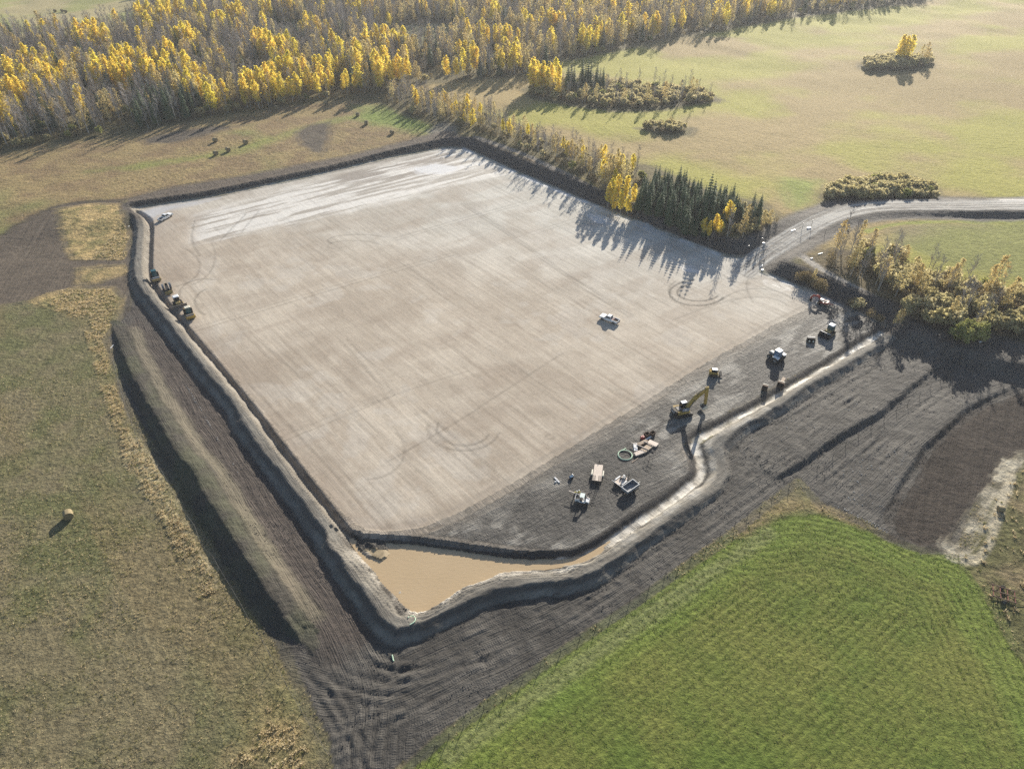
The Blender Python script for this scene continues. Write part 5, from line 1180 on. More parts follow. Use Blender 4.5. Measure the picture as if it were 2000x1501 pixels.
def bucket_thing(name, loc, rz, w, label, m, plate=False, discs=False):
    e = empty(name, loc, rz, label, 'bucket')
    pr = [(-.6, 0), (.55, 0), (.85, .25), (.85, .38), (.45, .12), (-.45, .12), (-.5, 1.05), (.1, 1.12), (.12, 1.22), (-.62, 1.16)]
    MB().prism(pr, -w / 2, w / 2).build('shell', m, e)
    for s in (-1, 1): MB().prism([(-.6, 0), (.55, 0), (.85, .3), (.12, 1.2), (-.62, 1.16)], s * w / 2 - .03, s * w / 2 + .03).build('side_plate', m, e)
    MB().box((-.55, 0, 1.22), (.14, w, .07)).box((-.2, w / 2, 1.0), (.6, .08, .06), ry=-.2).build('top_edge', CREAM if not discs else WHITE, e)
    if plate: MB().box((-1.9, 0, .5), (2.4, w * .55, .9), taper=.9).build('rear_body', WOOD, e)
    if discs:
        for s in (-1, 1): MB().cyl((.62, s * w * .25, .55), (.75, s * w * .25, .6), .24, n=10).build('disc', CREAM, e)
    return e
bucket_thing('digging_bucket', at(1493, 760), R(-115), 1.35, 'narrow rusty digging bucket, the left of two above the ditch', BROWN)
bucket_thing('digging_bucket', at(1524, 754), R(-122), 1.6, 'rusty bucket with long tan body, right of the pair above the ditch', BROWN, plate=True)
bucket_thing('loader_bucket', at(1583, 667), R(-100), 2.1, 'spare black bucket with white edge and two pale discs beside the loader', BLACK, discs=True)

def trailer_wheels(e, xs, y, r=.36, w=.24):
    for s in (-1, 1):
        for x in xs: wheel(e, x, s * y, r, w)
def deck(e, x0, x1, w, z, gap=.02, n=9, m=PALEWOOD):
    for i in range(n):
        y = -w / 2 + w * (i + .5) / n; MB().box(((x0 + x1) / 2, y, z + rv(0, .012)), (x1 - x0 - rv(0, .06), w / n - gap, .05)).build('deck_board', m, e)
def flat_trailer(loc, rz, L, Wd, label, ramps=True):
    e = empty('flatbed_trailer', loc, rz, label, 'trailer')
    f = MB()
    for s in (-1, 1): f.box((0, s * Wd / 2, .66), (L, .1, .16))
    for x in (-L / 2, -L / 4, 0, L / 4, L / 2): f.box((x, 0, .62), (.1, Wd, .1))
    f.build('frame', BLACK, e); deck(e, -L / 2 + .05, L / 2 - .05, Wd - .14, .745)
    MB().cyl((L / 2, -Wd * .3, .6), (L / 2 + 1.3, 0, .55), .06, n=6).cyl((L / 2, Wd * .3, .6), (L / 2 + 1.3, 0, .55), .06, n=6).build('tongue', BLACK, e)
    MB().cyl((L / 2 + .9, 0, .05), (L / 2 + .9, 0, 1.25), .07, n=8).box((L / 2 + .9, 0, 1.25), (.3, .12, .12)).build('jack', BLACK, e)
    trailer_wheels(e, (-.5, .35), Wd / 2 + .2)
    for s in (-1, 1): MB().prism([(-1.0, .6), (-.85, .88), (.7, .88), (.85, .6), (.8, .6), (.66, .82), (-.82, .82), (-.95, .6)], s * (Wd / 2 + .2) - .15, s * (Wd / 2 + .2) + .15).build('fender', WHITE if not ramps else CREAM, e)
    if ramps:
        for s in (-1, 1):
            m = MB()
            for q in (-.24, .24): m.box((-L / 2 - .12, s * .6 + q, 1.65), (.08, .06, 1.9))
            for i in range(7): m.box((-L / 2 - .12, s * .6, .85 + .27 * i), (.06, .44, .05))
            m.build('ramp', BLACK, e)
    return e
T1 = flat_trailer(at(1167, 927), ang((1168, 942), (1173, 906)), 5.2, 2.05, 'long flatbed trailer with pale deck and upright black ramps', True)
T2 = flat_trailer(at(1213, 942), ang((1203, 948), (1228, 930)), 3.1, 1.55, 'short flatbed trailer with white tailgate and gear on deck beside the dump trailer', False)
MB().box((-1.62, 0, .85), (.07, 2.6, .1)).box((-1.62, -.7, 1.0), (.06, .06, .4)).box((-1.62, .7, 1.0), (.06, .06, .4)).build('tailgate', WHITE, T2)
for nm, lx, ly, sz, m, lb in (('generator', .75, -.1, (.8, .6, .55), GREY, 'grey generator on the deck of the short trailer'), ('tool_case', .2, .35, (.5, .3, .3), BLACK, 'black tool case on the deck of the short trailer'), ('white_tank', 1.15, .3, (.4, .4, .5), WHITE, 'small white tank at the front of the short trailer')):
    o = MB().box((0, 0, sz[2] / 2), sz, taper=.94).box((0, 0, sz[2] + .03), (sz[0] * .6, .06, .06)).box((0, 0, .04), (sz[0] * 1.05, sz[1] * 1.05, .08)).build(nm, m)
    o.location = on_thing(T2, lx, ly, .79); o.rotation_euler.z = T2.rotation_euler.z + .2; tag(o, lb, nm.replace('_', ' '))
def dump_trailer():
    c = [gp(px, py, 1.55) for px, py in ((1213, 950), (1236, 935.5), (1249, 944.5), (1227, 960.5))]
    ctr_ = sum(c) / 4; fwd = (c[1] + c[2]) / 2 - (c[0] + c[3]) / 2; L = float(np.linalg.norm(fwd)); wd = float((np.linalg.norm(c[0] - c[3]) + np.linalg.norm(c[1] - c[2])) / 2)
    e = empty('dump_trailer', (ctr_[0], ctr_[1], zat(*ctr_)), math.atan2(fwd[1], fwd[0]), 'grey open-topped dump trailer with white rim and tongue', 'trailer')
    b = MB(); b.box((0, 0, .78), (L - .1, wd - .1, .06))
    b.build('floor', GREY, e)
    for s in (-1, 1): MB().box((0, s * (wd / 2 - .03), 1.16), (L, .05, .76)).build('side_wall', GREY, e)
    MB().box((L / 2 - .03, 0, 1.16), (.05, wd - .1, .76)).build('front_wall', GREY, e); MB().box((-L / 2 + .03, 0, 1.16), (.05, wd - .1, .76)).build('rear_gate', GREY, e)
    r = MB()
    for s in (-1, 1): r.box((0, s * (wd / 2 - .02), 1.575), (L + .06, .1, .06)); r.box((s * (L / 2 - .02), 0, 1.575), (.1, wd - .14, .06))
    r.build('rim', WHITE, e)
    MB().box((0, 0, .6), (L * .95, .9, .2)).build('chassis', BLACK, e); trailer_wheels(e, (-.5, .35), wd / 2 + .02, .36, .22)
    MB().cyl((L / 2, 0, .6), (L / 2 + 1.5, 0, .55), .08, n=6).build('tongue', CREAM, e); MB().cyl((L / 2 + 1.0, .25, .05), (L / 2 + 1.0, .25, 1.1), .06, n=6).build('jack', STEEL, e)
dump_trailer()
def utv(loc, rz):
    e = empty('utility_vehicle', loc, rz, 'white utility buggy with flat roof, tubular bed and a plank across it', 'utility vehicle')
    MB().prism([(-1.5, .35), (1.5, .35), (1.55, .6), (1.3, .9), (.55, 1.02), (.5, .55), (-.5, .55), (-.55, .95), (-1.5, .95)], -.68, .68).build('body', WHITE, e)
    MB().box((-1.02, 0, .97), (.85, 1.15, .03)).build('bed_floor', BLACK, e)
    r = MB(); 
    for s in (-1, 1): r.tube([(-1.5, s * .68, 1.0), (-1.5, s * .68, 1.3), (-.55, s * .68, 1.3)], .03, 6); r.tube([(-.5, s * .64, .95), (-.45, s * .6, 1.9), (.35, s * .6, 1.9), (.85, s * .64, 1.0)], .035, 6)
    r.tube([(-1.5, -.68, 1.3), (-1.5, .68, 1.3)], .03, 6); r.build('roll_cage', WHITE, e)
    MB().box((-.05, 0, 1.96), (1.0, 1.3, .06), taper=.95).build('roof', mat('pale_roof', (.58, .66, .62), .4, var=.04), e)
    MB().box((-.2, 0, .8), (.5, 1.1, .4)).box((-.42, 0, 1.15), (.12, 1.1, .5)).build('seat', BLACK, e)
    m = MB(); m.add([(.83, -.58, 1.05), (.83, .58, 1.05), (.45, .55, 1.82), (.45, -.55, 1.82)], [(0, 1, 2, 3)]); m.build('windshield', GLASS, e)
    for s in (-1, 1):
        for x in (-1.0, 1.05): wheel(e, x, s * .62, .34, .26)
        MB().box((1.53, s * .45, .7), (.06, .22, .12)).build('headlight', LAMP, e)
    return e
UT = utv(at(1137, 979), ang((1127, 977), (1148, 981)))
pl = MB().box((0, 0, 0), (4.6, .22, .06)).box((0, .0, .05), (4.4, .12, .04)).build('timber_plank', PALEWOOD); pl.location = on_thing(UT, -.9, .80, 1.12); pl.rotation_euler = (0, R(4), UT.rotation_euler.z - R(10)); tag(pl, 'long pale plank lying across the white buggy', 'plank')
pl = MB().box((0, 0, 0), (1.7, .2, .06)).box((0, 0, .05), (1.5, .1, .04)).build('timber_plank', WOOD); pl.location = on_thing(UT, .6, 1.3, 1.0); pl.rotation_euler = (0, R(-18), UT.rotation_euler.z + R(52)); tag(pl, 'short plank leaning against the white buggy', 'plank')

def skin_mesh(name, verts, edges, radii, m, parent, root=0, sub=1):
    me = bpy.data.meshes.new(name); me.from_pydata(verts, edges, []); o = link_mesh(name, me, parent)
    o.modifiers.new('skin', 'SKIN'); sd = me.skin_vertices.new() if not me.skin_vertices else me.skin_vertices[0]
    for i, r in enumerate(radii): sd.data[i].radius = (r, r); sd.data[i].use_root = (i == root)
    o.modifiers.new('sub', 'SUBSURF').levels = sub; o.modifiers['sub'].render_levels = sub; me.materials.append(m)
    return o
def person(loc, rz, bend, label):
    e = empty('person', loc, rz, label, 'person')
    fx = math.sin(bend); fz = math.cos(bend)
    hip = Vector((0, 0, .92)); ch = hip + Vector((fx, 0, fz)) * .38; nk = hip + Vector((fx, 0, fz)) * .56; hd = nk + Vector((fx * .7 + .04, 0, fz + .2)).normalized() * .2
    sh = [nk + Vector((0, s * .19, -.05)) for s in (-1, 1)]; el = [p + Vector((.14, s * .08, -.25)) for p, s in zip(sh, (-1, 1))]; ha = [p + Vector((.25, -s * .05, -.02)) for p, s in zip(el, (-1, 1))]
    kn = [Vector((.10 + bend * .1, s * .13, .5)) for s in (-1, 1)]; an = [Vector((-.02, s * .15, .08)) for s in (-1, 1)]; to = [p + Vector((.19, 0, -.03)) for p in an]
    v = [hip, ch, nk, hd, hd + Vector((0, 0, .10))] + sh + el + ha + kn + an + to
    fing = []
    ed = [(0, 1), (1, 2), (2, 3), (3, 4), (2, 5), (2, 6), (5, 7), (6, 8), (7, 9), (8, 10), (0, 11), (0, 12), (11, 13), (12, 14), (13, 15), (14, 16)]
    rr = [.13, .14, .06, .095, .07, .065, .065, .048, .048, .036, .036, .075, .075, .05, .05, .045, .045]
    for hnd, s in ((9, -1), (10, 1)):
        for k in range(4):
            v.append(v[hnd] + Vector((.09 - .006 * abs(k - 1.5), (k - 1.5) * .024, -.02 - .01 * k))); ed.append((hnd, len(v) - 1)); rr.append(.010)
        v.append(v[hnd] + Vector((.04, -s * .055, .01))); ed.append((hnd, len(v) - 1)); rr.append(.012)
    skin_mesh('body', v, ed, rr, SKIN, e, 0)
    jv = [hip + Vector((0, 0, -.10)), ch, nk - Vector((fx, 0, fz)) * .05] + sh + el + [a.lerp(b, .8) for a, b in zip(el, ha)]
    skin_mesh('jacket', jv, [(0, 1), (1, 2), (2, 3), (2, 4), (3, 5), (4, 6), (5, 7), (6, 8)], [.175, .19, .10, .095, .095, .07, .07, .055, .055], HIVIS, e, 1)
    tv = [hip + Vector((fx * .05, 0, .05))] + kn + [a + Vector((0, 0, .04)) for a in an]
    skin_mesh('trousers', tv, [(0, 1), (0, 2), (1, 3), (2, 4)], [.155, .10, .10, .075, .075], DENIM, e)
    b = MB()
    for a in an: b.box((a.x + .07, a.y, .05), (.30, .11, .10), taper=.85)
    b.build('boots', BLACK, e)
    hh = MB()
    hc = hd + Vector((.0, 0, .09))
    for i in range(4):
        q0 = math.pi / 2 * i / 4; q1 = math.pi / 2 * (i + 1) / 4; hh.cyl(hc + Vector((0, 0, .13 * math.sin(q0))), hc + Vector((0, 0, .13 * math.sin(q1))), .145 * math.cos(q0), .145 * math.cos(q1) + .001, 12, i == 3)
    hh.cyl(hc + Vector((.05, 0, -.012)), hc + Vector((.05, 0, .004)), .165, n=12).build('hard_hat', WHITE, e)
    return e
person(at(1129, 966), R(-70), .35, 'person in yellow jacket and white hard hat leaning over the buggy')
person(at(1121, 967), R(-20), .9, 'person in yellow jacket bending low at the end of the plank')

# stacked materials in the yard
def put(o, px, py, rz, label, cat, group=None, dz=0): 
    p = at(px, py); o.location = (p.x, p.y, p.z + dz); o.rotation_euler.z = rz; return tag(o, label, cat, group)
HR = ang((1242, 884), (1272, 868))
def coil(px, py, r, turns, label):
    pts = []
    n = 36 * turns
    for i in range(n + 1):
        q = 6.283 * i / 36; rr_ = r * (1 - .10 * (i / n)); pts.append((rr_ * math.cos(q), rr_ * math.sin(q), .12 + .10 * (i / n)))
    d = Vector((-math.sin(6.283 * turns), math.cos(6.283 * turns), 0)); pts.insert(0, (r + .1, -1.6, .10))
    o = MB().tube(pts, .085, 6).build('hose_coil', HOSE, smooth=True); put(o, px, py, R(120), label, 'hose')
coil(1221, 889, 1.68, 2, 'pale green hose wound in a round coil beside the timber pile')
def timber(px, py, L, n, layers, m, label, rz, bw=.28):
    e = empty('timber_stack', at(px, py), rz, label, 'timber stack')
    for x in (-L * .32, L * .32): MB().box((x, 0, .06), (.12, n * bw, .12)).build('bearer', BROWN, e)
    for j in range(layers):
        for i in range(n): MB().box((rv(-.12, .12), (i - (n - 1) / 2) * bw + rv(-.02, .02), .16 + .11 * j), (L * rv(.94, 1), bw - .05, .09), rz=rv(-.02, .02)).build('board', m, e)
timber(1250, 885, 3.0, 4, 3, PALEWOOD, 'pale timber stack nearest the hose coil', HR - .12)
timber(1263, 877, 2.9, 5, 4, mat('tan_wood', (.50, .39, .28), .8, var=.14, scale=1.5), 'broad tan timber stack in the middle of the pile', HR + .16)
timber(1255, 866, 2.6, 3, 4, WOOD, 'darker narrow timber stack on the far side of the pile', HR - .03)
for i in range(4):
    o = MB().cyl((-1.15, 0, .14), (1.15, 0, .14), .12, n=10).cyl((1.15, 0, .14), (1.28, 0, .14), .145, n=10).build('plastic_pipe', PVC); put(o, 1238.2 + 1.9 * i, 874, ang((1239, 879), (1238, 868)), 'white plastic pipe lying beside the timber pile', 'pipe', 'white pipes beside the timber pile')
e = empty('plywood_stack', at(1275, 867), HR + .35, 'stack of pale plywood sheets at the right end of the pile', 'plywood stack')
for j in range(6): MB().box((rv(-.04, .04), rv(-.04, .04), .1 + .06 * j), (1.22, 2.3, .05)).build('sheet', PALEWOOD, e)
for x in (-.8, .8): MB().box((0, x, .035), (1.1, .1, .07)).build('bearer', BROWN, e)
for px, py, L, a, z, lb in ((1249, 874, 4.2, -1.15, .62, 'pale plank slung across the timber pile near the white pipes'), (1268, 870, 3.0, -1.25, .6, 'reddish plank across the right side of the timber pile'), (1240, 899, 2.2, .12, .08, 'weathered plank on the ground below the timber pile')):
    o = MB().box((0, 0, 0), (L, .2, .06)).box((0, 0, .045), (L * .95, .1, .03)).build('timber_plank', PALEWOOD if z > .5 else WOOD); put(o, px, py, HR + a, lb, 'plank', dz=z)
o = MB().box((0, 0, .35), (.9, .7, .7), taper=.9).cyl((0, 0, .7), (0, 0, .85), .12, n=8).build('fuel_can', RED); put(o, 1255, 856, HR, 'red box-shaped tank behind the timber pile', 'tank')
for px, py, lb in ((1263, 851, 'left of two small dark crates behind the timber pile'), (1274, 849, 'right of two small dark crates behind the timber pile')):
    e = empty('steel_crate', at(px, py), HR + rv(-.2, .2), lb, 'crate'); MB().box((0, 0, .06), (1.1, .9, .1)).build('crate_floor', BROWN, e)
    for s in (-1, 1): MB().box((s * .55, 0, .5), (.06, .9, .8)).build('crate_wall', BROWN, e); MB().box((0, s * .45, .5), (1.04, .06, .8)).build('crate_wall', BROWN, e)
o = MB().prism([(-1, 0), (1, 0), (1, .14), (.9, .22), (-.9, .22), (-1, .14)], -.16, .16).build('white_beam', PVC); put(o, 1266, 856, HR + .05, 'white beam lying behind the timber pile', 'beam')
e = empty('equipment_rack', at(1267, 900), HR, 'open black steel frame standing right of the hose coil', 'frame')
for s in (-1, 1):
    MB().tube([(s * .7, -.5, 0), (s * .7, -.5, .9), (s * .7, .5, .9), (s * .7, .5, 0)], .04, 6).build('end_frame', BLACK, e); MB().cyl((-.7, s * .5, .9), (.7, s * .5, .9), .04, n=6).build('rail', BLACK, e)
for k, (px, py) in enumerate(((1086.5, 937), (1088.5, 937))):
    o = MB().cyl((-.85, 0, .1), (.85, 0, .1), .09, n=10).cyl((.85, 0, .1), (.97, 0, .1), .11, n=10).build('plastic_pipe', PVC); put(o, px, py, ang((1083, 932), (1093, 943)), ('left' if k == 0 else 'right') + ' one of two white pipes lying together left of the trailers', 'pipe')
o = MB().box((0, 0, .12), (.4, .3, .24), taper=.8).cyl((0, 0, .24), (0, 0, .3), .06, n=8).build('white_jug', PVC); put(o, 1085, 941, 0, 'small white jug beside the two white pipes', 'jug')
e = empty('water_pump', at(1116, 933), R(40), 'blue-grey pump with looped handle left of the long trailer', 'pump'); MB().box((0, 0, .35), (.9, .6, .5), taper=.85).build('housing', BLUEG, e); MB().cyl((-.1, -.35, .3), (-.1, .35, .3), .3, n=12).build('flywheel', BLACK, e); MB().tube([(.3, -.25, .5), (.3, -.25, 1.0), (.3, .25, 1.0), (.3, .25, .5)], .03, 6).build('handle', WHITE, e)
def hose(px, label, r=.11):
    pts = [at(*p) + Vector((0, 0, .16)) for p in px]
    c = smooth_line(np.array([[p.x, p.y, p.z] for p in pts]), 2); o0 = pts[len(pts) // 2]
    o = MB().tube([Vector(p) - o0 for p in c], r, 7).build('green_hose', HOSE, smooth=True); o.location = o0; tag(o, label, 'hose')
hose([(797, 1206), (803, 1203), (810, 1204), (812, 1209), (810, 1214), (805, 1218), (800, 1220)], 'pale green hose curled in a hook on the berm corner by the pond')
hose([(766, 1279), (767, 1283), (768, 1288), (769, 1291)], 'short pale green hose end at the outside foot of the berm', .12)
hose([(1498, 699), (1502, 697), (1510, 700)], 'thin hose on the ground beside the tall tractor', .05)

# hay bales
def bale(loc, rz, L, r, label, group=None, flat=False):
    e = empty('hay_bale', loc, rz, label, 'hay bale', group)
    m = MB().cyl((0, -L / 2, r * .97), (0, L / 2, r * .97), r, n=24)
    for v_i in range(len(m.v)): p = m.v[v_i]; m.v[v_i] = (p[0] * rv(.985, 1.02), p[1], p[2] * rv(.985, 1.02))
    m.build('straw_roll', HAY, e)
    for s in (-1, 1):
        k = MB()
        for rr_ in (r * .9, r * .55, r * .25): k.cyl((0, s * (L / 2 + .01), r * .97), (0, s * (L / 2 + .03 + .03 * (r - rr_)), r * .97), rr_, n=18)
        k.build('bale_end', HAYEND, e)
    return e
bale(at(136, 1010), R(35), 1.5, .95, 'lone hay bale on the near left stubble field')
G1 = 'four hay bales behind the pad corner'
for (px, py, a), lb in zip(((421, 277, 60), (480, 281, 55), (446, 296, 40), (422, 303, 62)), ('farthest left of the four hay bales in the hay field', 'right-hand one of the four hay bales in the hay field', 'middle one of the four hay bales in the hay field', 'nearest left of the four hay bales in the hay field')):
    bale(at(px, py), R(a), 1.5, .93, lb, G1)
for (px, py, a), lb in zip(((699, 227, 80), (716, 243, 85), (766, 262, 30), (637, 205, 60), (541, 213, 50)), ('dark hay bale in the grass below the tree belt, upper of three', 'dark hay bale in the grass below the tree belt, middle of three', 'dark hay bale lying nearest the pad corner', 'hay bale at the end of the forest shadow', 'shadowed hay bale close to the forest edge')):
    bale(at(px, py), R(a), 1.5, .9, lb, 'hay bales below the tree belt')
for (px, py), lb in zip(((108, 24), (122, 24), (129, 25)), ('left of three tiny hay bales in the distant meadow', 'middle of three tiny hay bales in the distant meadow', 'right of three tiny hay bales in the distant meadow')):
    bale(at(px, py), R(40), 1.7, 1.0, lb, 'hay bales in the distant meadow')
bale(at(1953, 997), R(80), 1.2, .62, 'small brown straw bale at the end of the pale straw strip')

# fences: steel posts with two strands of wire
POST = mat('fence_post', (.07, .06, .05), .8, var=.2); WIRE = mat('fence_wire', (.07, .07, .07), .7, .2)
def fence(px, h, label, r=.05):
    P = [at(*p) for p in px]; o0 = P[0].copy(); e = empty('wire_fence', o0, 0, label, 'fence')
    for p in P: q = p - o0; MB().cyl(q + Vector((0, 0, -.3)), q + Vector((rv(-.05, .05), rv(-.05, .05), h)), r, n=6).build('post', POST, e)
    for z in (.55, .9): MB().tube([p - o0 + Vector((0, 0, h * z)) for p in P], .012, 3).build('wire', WIRE, e)
fence([(222, 705), (235, 755), (248, 803), (258, 827), (275, 876), (296, 900), (317, 923), (332, 950), (346, 977), (363, 1006), (382, 1031), (395, 1068), (418, 1093), (435, 1122), (453, 1152), (471, 1182), (488, 1214), (513, 1254), (537, 1297), (560, 1339), (589, 1390), (615, 1432), (645, 1480)], 1.45, 'long wire fence with thin dark posts between the left field and the topsoil pile')
fence([(822, 1490), (849, 1460), (877, 1440), (905, 1420), (945, 1385), (990, 1355), (1020, 1330), (1055, 1303), (1095, 1275), (1132, 1248), (1165, 1223), (1194, 1200), (1230, 1175), (1267, 1150), (1299, 1123), (1325, 1107), (1350, 1088), (1380, 1066), (1406, 1047), (1435, 1027), (1460, 1008), (1485, 993), (1508, 973), (1540, 955)], 1.45, 'wire fence with thin dark posts along the green crop edge')
fence([(1596, 915), (1626, 893), (1651, 870), (1676, 850), (1701, 836), (1726, 820), (1750, 803), (1772, 790), (1795, 775), (1816, 758), (1836, 745)], 1.45, 'wire fence with dark posts on the grey strip at right')

# marker posts and loose things by the road
def marker(px, py, h, label, captop=True, r=.07):
    e = empty('marker_post', at(px, py), 0, label, 'post'); MB().cyl((0, 0, -.3), (0, 0, h), r, n=8).build('shaft', POST, e)
    if captop: MB().box((0, 0, h + .1), (.2, .2, .18), taper=.7).build('cap', WHITE, e)
marker(1459, 497, 3.2, 'tall dark post with light cap where the pad meets the road'); marker(1485, 481, 3.0, 'tall post on the left side of the road beside the white board')
marker(1566, 449, 2.4, 'dark post with white cap on the far side of the road, left of a pair'); marker(1584, 443, 2.4, 'dark post with white cap on the far side of the road, right of a pair')
marker(1610, 461, 2.6, 'dark post without cap at the inner road shoulder', False); marker(1491, 517, 2.6, 'dark post at the road corner beside the white planks', False)
def slab(px, py, s, rz, label, cat='board', m=None):
    s = tuple(v * .58 for v in s)
    o = MB().box((0, 0, s[2] / 2 + .03), s, taper=.97).box((0, 0, .03), (s[0] * .9, s[1] * .6, .06)).build('white_' + cat, m or PVC); put(o, px, py, rz, label, cat)
slab(1549, 450, (3.4, .5, .25), ang((1543, 452), (1556, 447)), 'white board lying on the far road shoulder'); slab(1580, 446, (2.6, .9, .5), ang((1575, 447), (1588, 445)), 'white sacks heaped at the far road edge', 'sack')
slab(1492, 475, (1.6, .6, .3), 0, 'white board on the road edge beside the tall post'); slab(1487, 520, (2.6, .35, .3), ang((1483, 523), (1495, 512)), 'white plank stack on the road corner', 'plank'); slab(1489, 528, (1.2, .8, .5), .6, 'white block at the end of the cut bank', 'block')
slab(1585, 505, (1.2, .6, .4), .3, 'white block beside the side track', 'block'); slab(1602, 496, (3.2, .4, .4), ang((1594, 498), (1608, 494)), 'long white pipe bundle lying under the bare trees', 'pipe'); slab(1656, 449, (.8, .8, 1.0), 0, 'pale barrel standing below the road shoulder', 'barrel', mat('pale_blue', (.5, .6, .62), .5, var=.05)); slab(1914, 668, (1.4, .7, .4), .2, 'white block at the foot of the right wood', 'stone')
slab(219, 677, (3.0, .3, .2), ang((216, 681), (223, 673)), 'pale plank lying on the end of the topsoil pile', 'plank'); slab(252, 442, (1.6, .25, .2), ang((250, 447), (254, 437)), 'white stake on the edge of the golden plot', 'stake')

# rusty implement in the grass at the right edge
def cultivator():
    e = empty('old_cultivator', at(1958, 1163), R(-25), 'rusty red field cultivator abandoned in the dry grass at the right edge', 'cultivator')
    for y in (-1.4, 0, 1.4): MB().box((0, y, .75), (4.2, .14, .14)).build('beam', BROWN, e)
    for x in (-1.8, -.6, .6, 1.8): MB().box((x, 0, .68), (.12, 3.2, .12)).build('crossbar', mat('faded_red', (.20, .06, .045), .8, var=.2), e)
    for x in (-1.8, -.9, 0, .9, 1.8):
        for y in (-1.3, 1.3): MB().tube([(x, y, .7), (x - .3, y, .5), (x - .25, y, .2), (x + .05, y, .05)], .04, 6).build('tine', BROWN, e)
    for s in (-1, 1): wheel(e, 0, s * 1.8, .42, .25)
    MB().cyl((2.1, 0, .75), (3.8, 0, .55), .08, n=6).build('drawbar', BROWN, e); MB().cyl((-1.2, .2, .8), (-1.2, .2, 1.8), .07, n=6).build('lever', BROWN, e)
cultivator()
# far farmstead
def house(px, py, w, d, h, rz, label, wallm, roofm):
    e = empty('farm_house', at(px, py), rz, label, 'house'); MB().box((0, 0, h / 2), (w, d, h)).build('wall', wallm, e)
    MB().prism([(-w / 2 - .3, h + .003), (w / 2 + .3, h + .003), (0, h + w * .35)], -d / 2 - .3, d / 2 + .3).build('roof', roofm, e)
    for x in (-.25, .25): MB().box((x * w, -d / 2 - .03, h * .55), (1.0, .05, 1.1)).build('window', GLASS, e)
    MB().box((0, -d / 2 - .03, 1.0), (.95, .06, 2.0)).build('door', BROWN, e)
house(434, 6, 7, 9, 3, R(20), 'small white house among the trees at the top edge', WHITE, GREY)
house(609, 42, 4, 5, 2.4, R(50), 'tiny white shed in the forest clearing', WHITE, GREY)

# stones strewn over the worked soil, grass tufts and crop plants
def stones():
    m = MB()
    for poly, n in (([(1640, 900), (1700, 860), (1790, 880), (1740, 1000), (1660, 990), (1620, 960)], 90), ([(1560, 960), (1650, 985), (1760, 1040), (1730, 1050), (1640, 1000)], 40), ([(300, 660), (380, 760), (480, 930), (560, 1080), (500, 1000), (380, 800)], 60), ([(1420, 840), (1700, 740), (1680, 800), (1450, 940)], 50)):
        Pg = gpl(poly); lo = Pg.min(0); hi = Pg.max(0); c = 0
        while c < n:
            x, y = rv(lo[0], hi[0]), rv(lo[1], hi[1])
            if sd_poly(np.array([x]), np.array([y]), Pg, 5)[0] < 0:
                s_ = rv(.08, .26); m.box((x, y, zat(x, y) + s_ * .2), (s_, s_ * rv(.6, 1), s_ * .6), rz=rv(0, 3), rx=rv(-.3, .3), taper=.6); c += 1
    tag(m.build('scattered_stones', mat('pale_stone', (.42, .41, .38), .8, var=.15, scale=2)), 'small pale stones strewn over the dark soil', None, None, 'stuff')
stones()
CLOD = mat('soil_clod', (.05, .045, .04), .95, 0, scale=3, col2=(.10, .09, .078), rand=.8)
def clod_mesh(nm):
    m = MB(); m.box((0, 0, .2), (1, .8, .6), rz=rv(0, 3), rx=rv(-.3, .3), taper=rv(.4, .7)); m.box((rv(-.3, .3), rv(-.3, .3), .15), (.7, .9, .5), rz=rv(0, 3), ry=rv(-.4, .4), taper=.5); return m.mesh(nm, CLOD)
def clod_mask():
    toe = (np.abs(s_berm - h_cr * 1.5) < 1.1) & (np.abs(d_cr) < 30) & (berm < .5)
    return toe | ((np.abs(sp - 3.4) < 1.6) & (np.abs(d_pi) < 30)) | ((np.abs(d_pad - 6.2) < 1.2) & (farw > .6)) | ((np.abs(s_b1 - 1.0) < 1.2) & (np.abs(s_b1) < 20)) | ((np.abs(s_b2 - 1.0) < 1.2)) | ((ZONE == zid('dirt_track')) & (n_s2 > .62))
TAN = mat('dry_grass', (.56, .46, .28), .8, 0, scale=.5, col2=(.72, .61, .40), rand=1.0, transl=.5); OLIVE = mat('green_grass', (.20, .21, .07), .8, 0, scale=.5, col2=(.34, .30, .14), rand=1.0, transl=.5)
CROPM = mat('crop_leaf', (.15, .24, .035), .7, 0, scale=.5, col2=(.28, .34, .07), rand=1.0, transl=.5)
def tuft(n, h, w, m, name, lean=.35):
    mb = MB()
    for i in range(n):
        a = rv(0, 6.283); d = rv(0, w); p = Vector((math.cos(a) * d, math.sin(a) * d, -.05)); q = p + Vector((math.cos(a) * h * lean + rv(-.1, .1), math.sin(a) * h * lean + rv(-.1, .1), h * rv(.6, 1.1))); s_ = Vector((-math.sin(a), math.cos(a), 0)) * (.035 + h * .05)
        mb.add([p - s_, p + s_, (p + q) * .5 + s_ * .8 + Vector((0, 0, h * .12)), q, (p + q) * .5 - s_ * .8 + Vector((0, 0, h * .12))], [(0, 1, 2, 4), (4, 2, 3)])
    return mb.mesh(name, m)
def sow(n, mask, size, lo=42, hi=230):
    k = np.where(mask & (Y > lo) & (Y < hi) & (X > -140) & (X < 160))[0]
    k = rng.choice(k, min(n, len(k)), replace=len(k) < n)
    x = X[k] + rng.uniform(-.3, .3, len(k)); y = Y[k] + rng.uniform(-.3, .3, len(k))
    return np.stack([x, y, zat_v(x, y), rng.uniform(size[0], size[1], len(k)), rng.uniform(0, 6.28, len(k))], 1)
isf = lambda nm: ZONE == zid(nm)
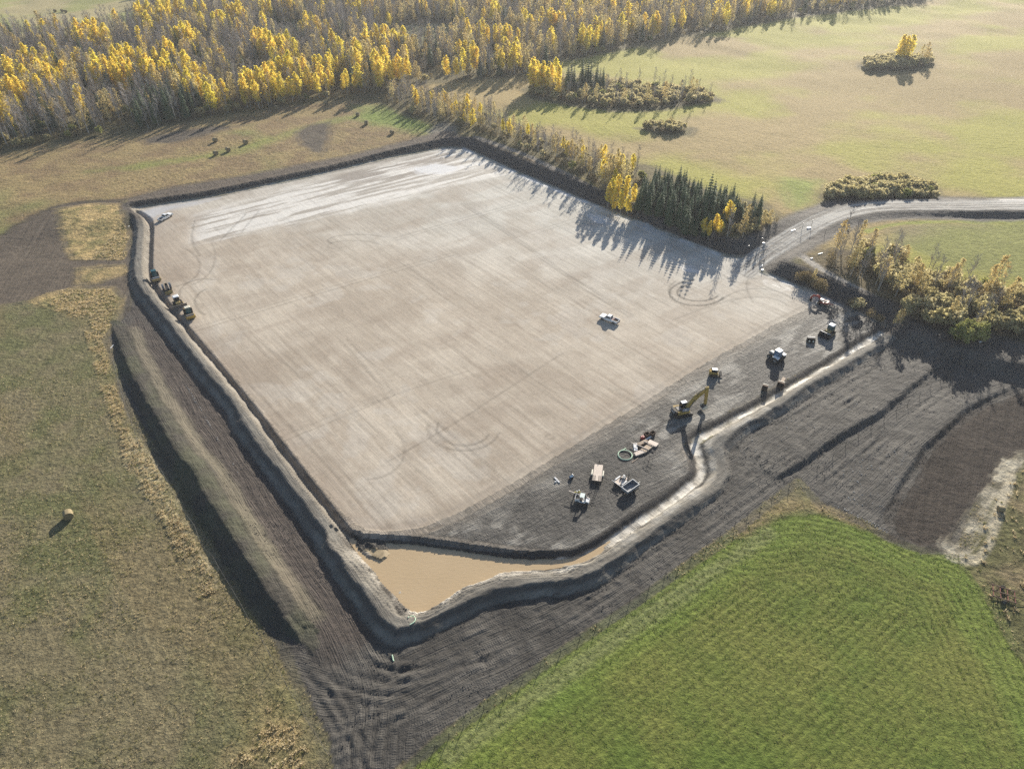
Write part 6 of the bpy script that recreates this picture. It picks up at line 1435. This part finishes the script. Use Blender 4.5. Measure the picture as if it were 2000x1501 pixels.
stuff_points('stubble_grass', sow(16000, isf('stubble_field') & (n_s2 + .25 * n_lo > .5), (.35, .8), 42, 150), [tuft(9, .34, .22, OLIVE, 'grass_tuft'), tuft(8, .32, .22, TAN, 'straw_tuft')], 'short grass and stubble tufts over the left field', 1)
stuff_points('dry_grass', sow(20000, (isf('grass_verge') & ((X < 50) | (n_hi > .8))) | ((A[:, 0] > .22) & (Wt[:, 0] > .8) & isf('stubble_field')), (.4, .95), 42, 260), [tuft(12, .62, .25, TAN, 'tall_grass_tuft', .6), tuft(10, .45, .25, TAN, 'dry_tuft', .7), tuft(9, .4, .25, OLIVE, 'green_tuft', .5)], 'tall golden grass in strips along the earthworks', 2)
stuff_points('soil_clods', sow(4500, clod_mask() & (ZONE != zid('crop_field')) & (in_pad < .1), (.06, .24), 42, 300), [clod_mesh('clod'), clod_mesh('clod_flat'), clod_mesh('clod_long')], 'loose dark soil clods along the berms and tracks', 4)
row_ok = np.sin(ROW_V * 4.4) > -.2
edge_c = np.abs(d_crop + 3) < 3.5
stuff_points('crop_plants', sow(36000, isf('crop_field') & row_ok & (n_s2 * .6 + n_s1 * .5 > .42), (.3, .65), 42, 110), [tuft(8, .30, .20, CROPM, 'crop_plant', .7), tuft(8, .26, .22, CROPM, 'crop_plant_low', .8), tuft(7, .28, .2, OLIVE, 'crop_plant_pale', .6)], 'young green crop plants growing in rows', 3)

# autumn haze: even thin air round the camera and the whole scene
hz = bpy.data.materials.new('haze'); hz.use_nodes = True; n_ = hz.node_tree.nodes; n_.remove(n_['Principled BSDF'])
pv = n_.new('ShaderNodeVolumePrincipled'); pv.inputs['Color'].default_value = (.90, .93, 1.0, 1); pv.inputs['Density'].default_value = .00012; pv.inputs['Anisotropy'].default_value = .35
hz.node_tree.links.new(pv.outputs[0], n_['Material Output'].inputs['Volume'])
zmin = float(Z.min()) - 1.0; ext = max(abs(XS[0]), XS[-1], YS[-1], abs(YS[0])) + 60
hb = MB().box((0, 0, (zmin + 122) / 2), (2 * ext, 2 * ext, 122 - zmin)).build('haze', hz); tag(hb, 'thin autumn haze over the whole place', None, None, 'stuff')
S.cycles.volume_bounces = 0
S.cycles.max_bounces = 6
S.cycles.use_denoising = False
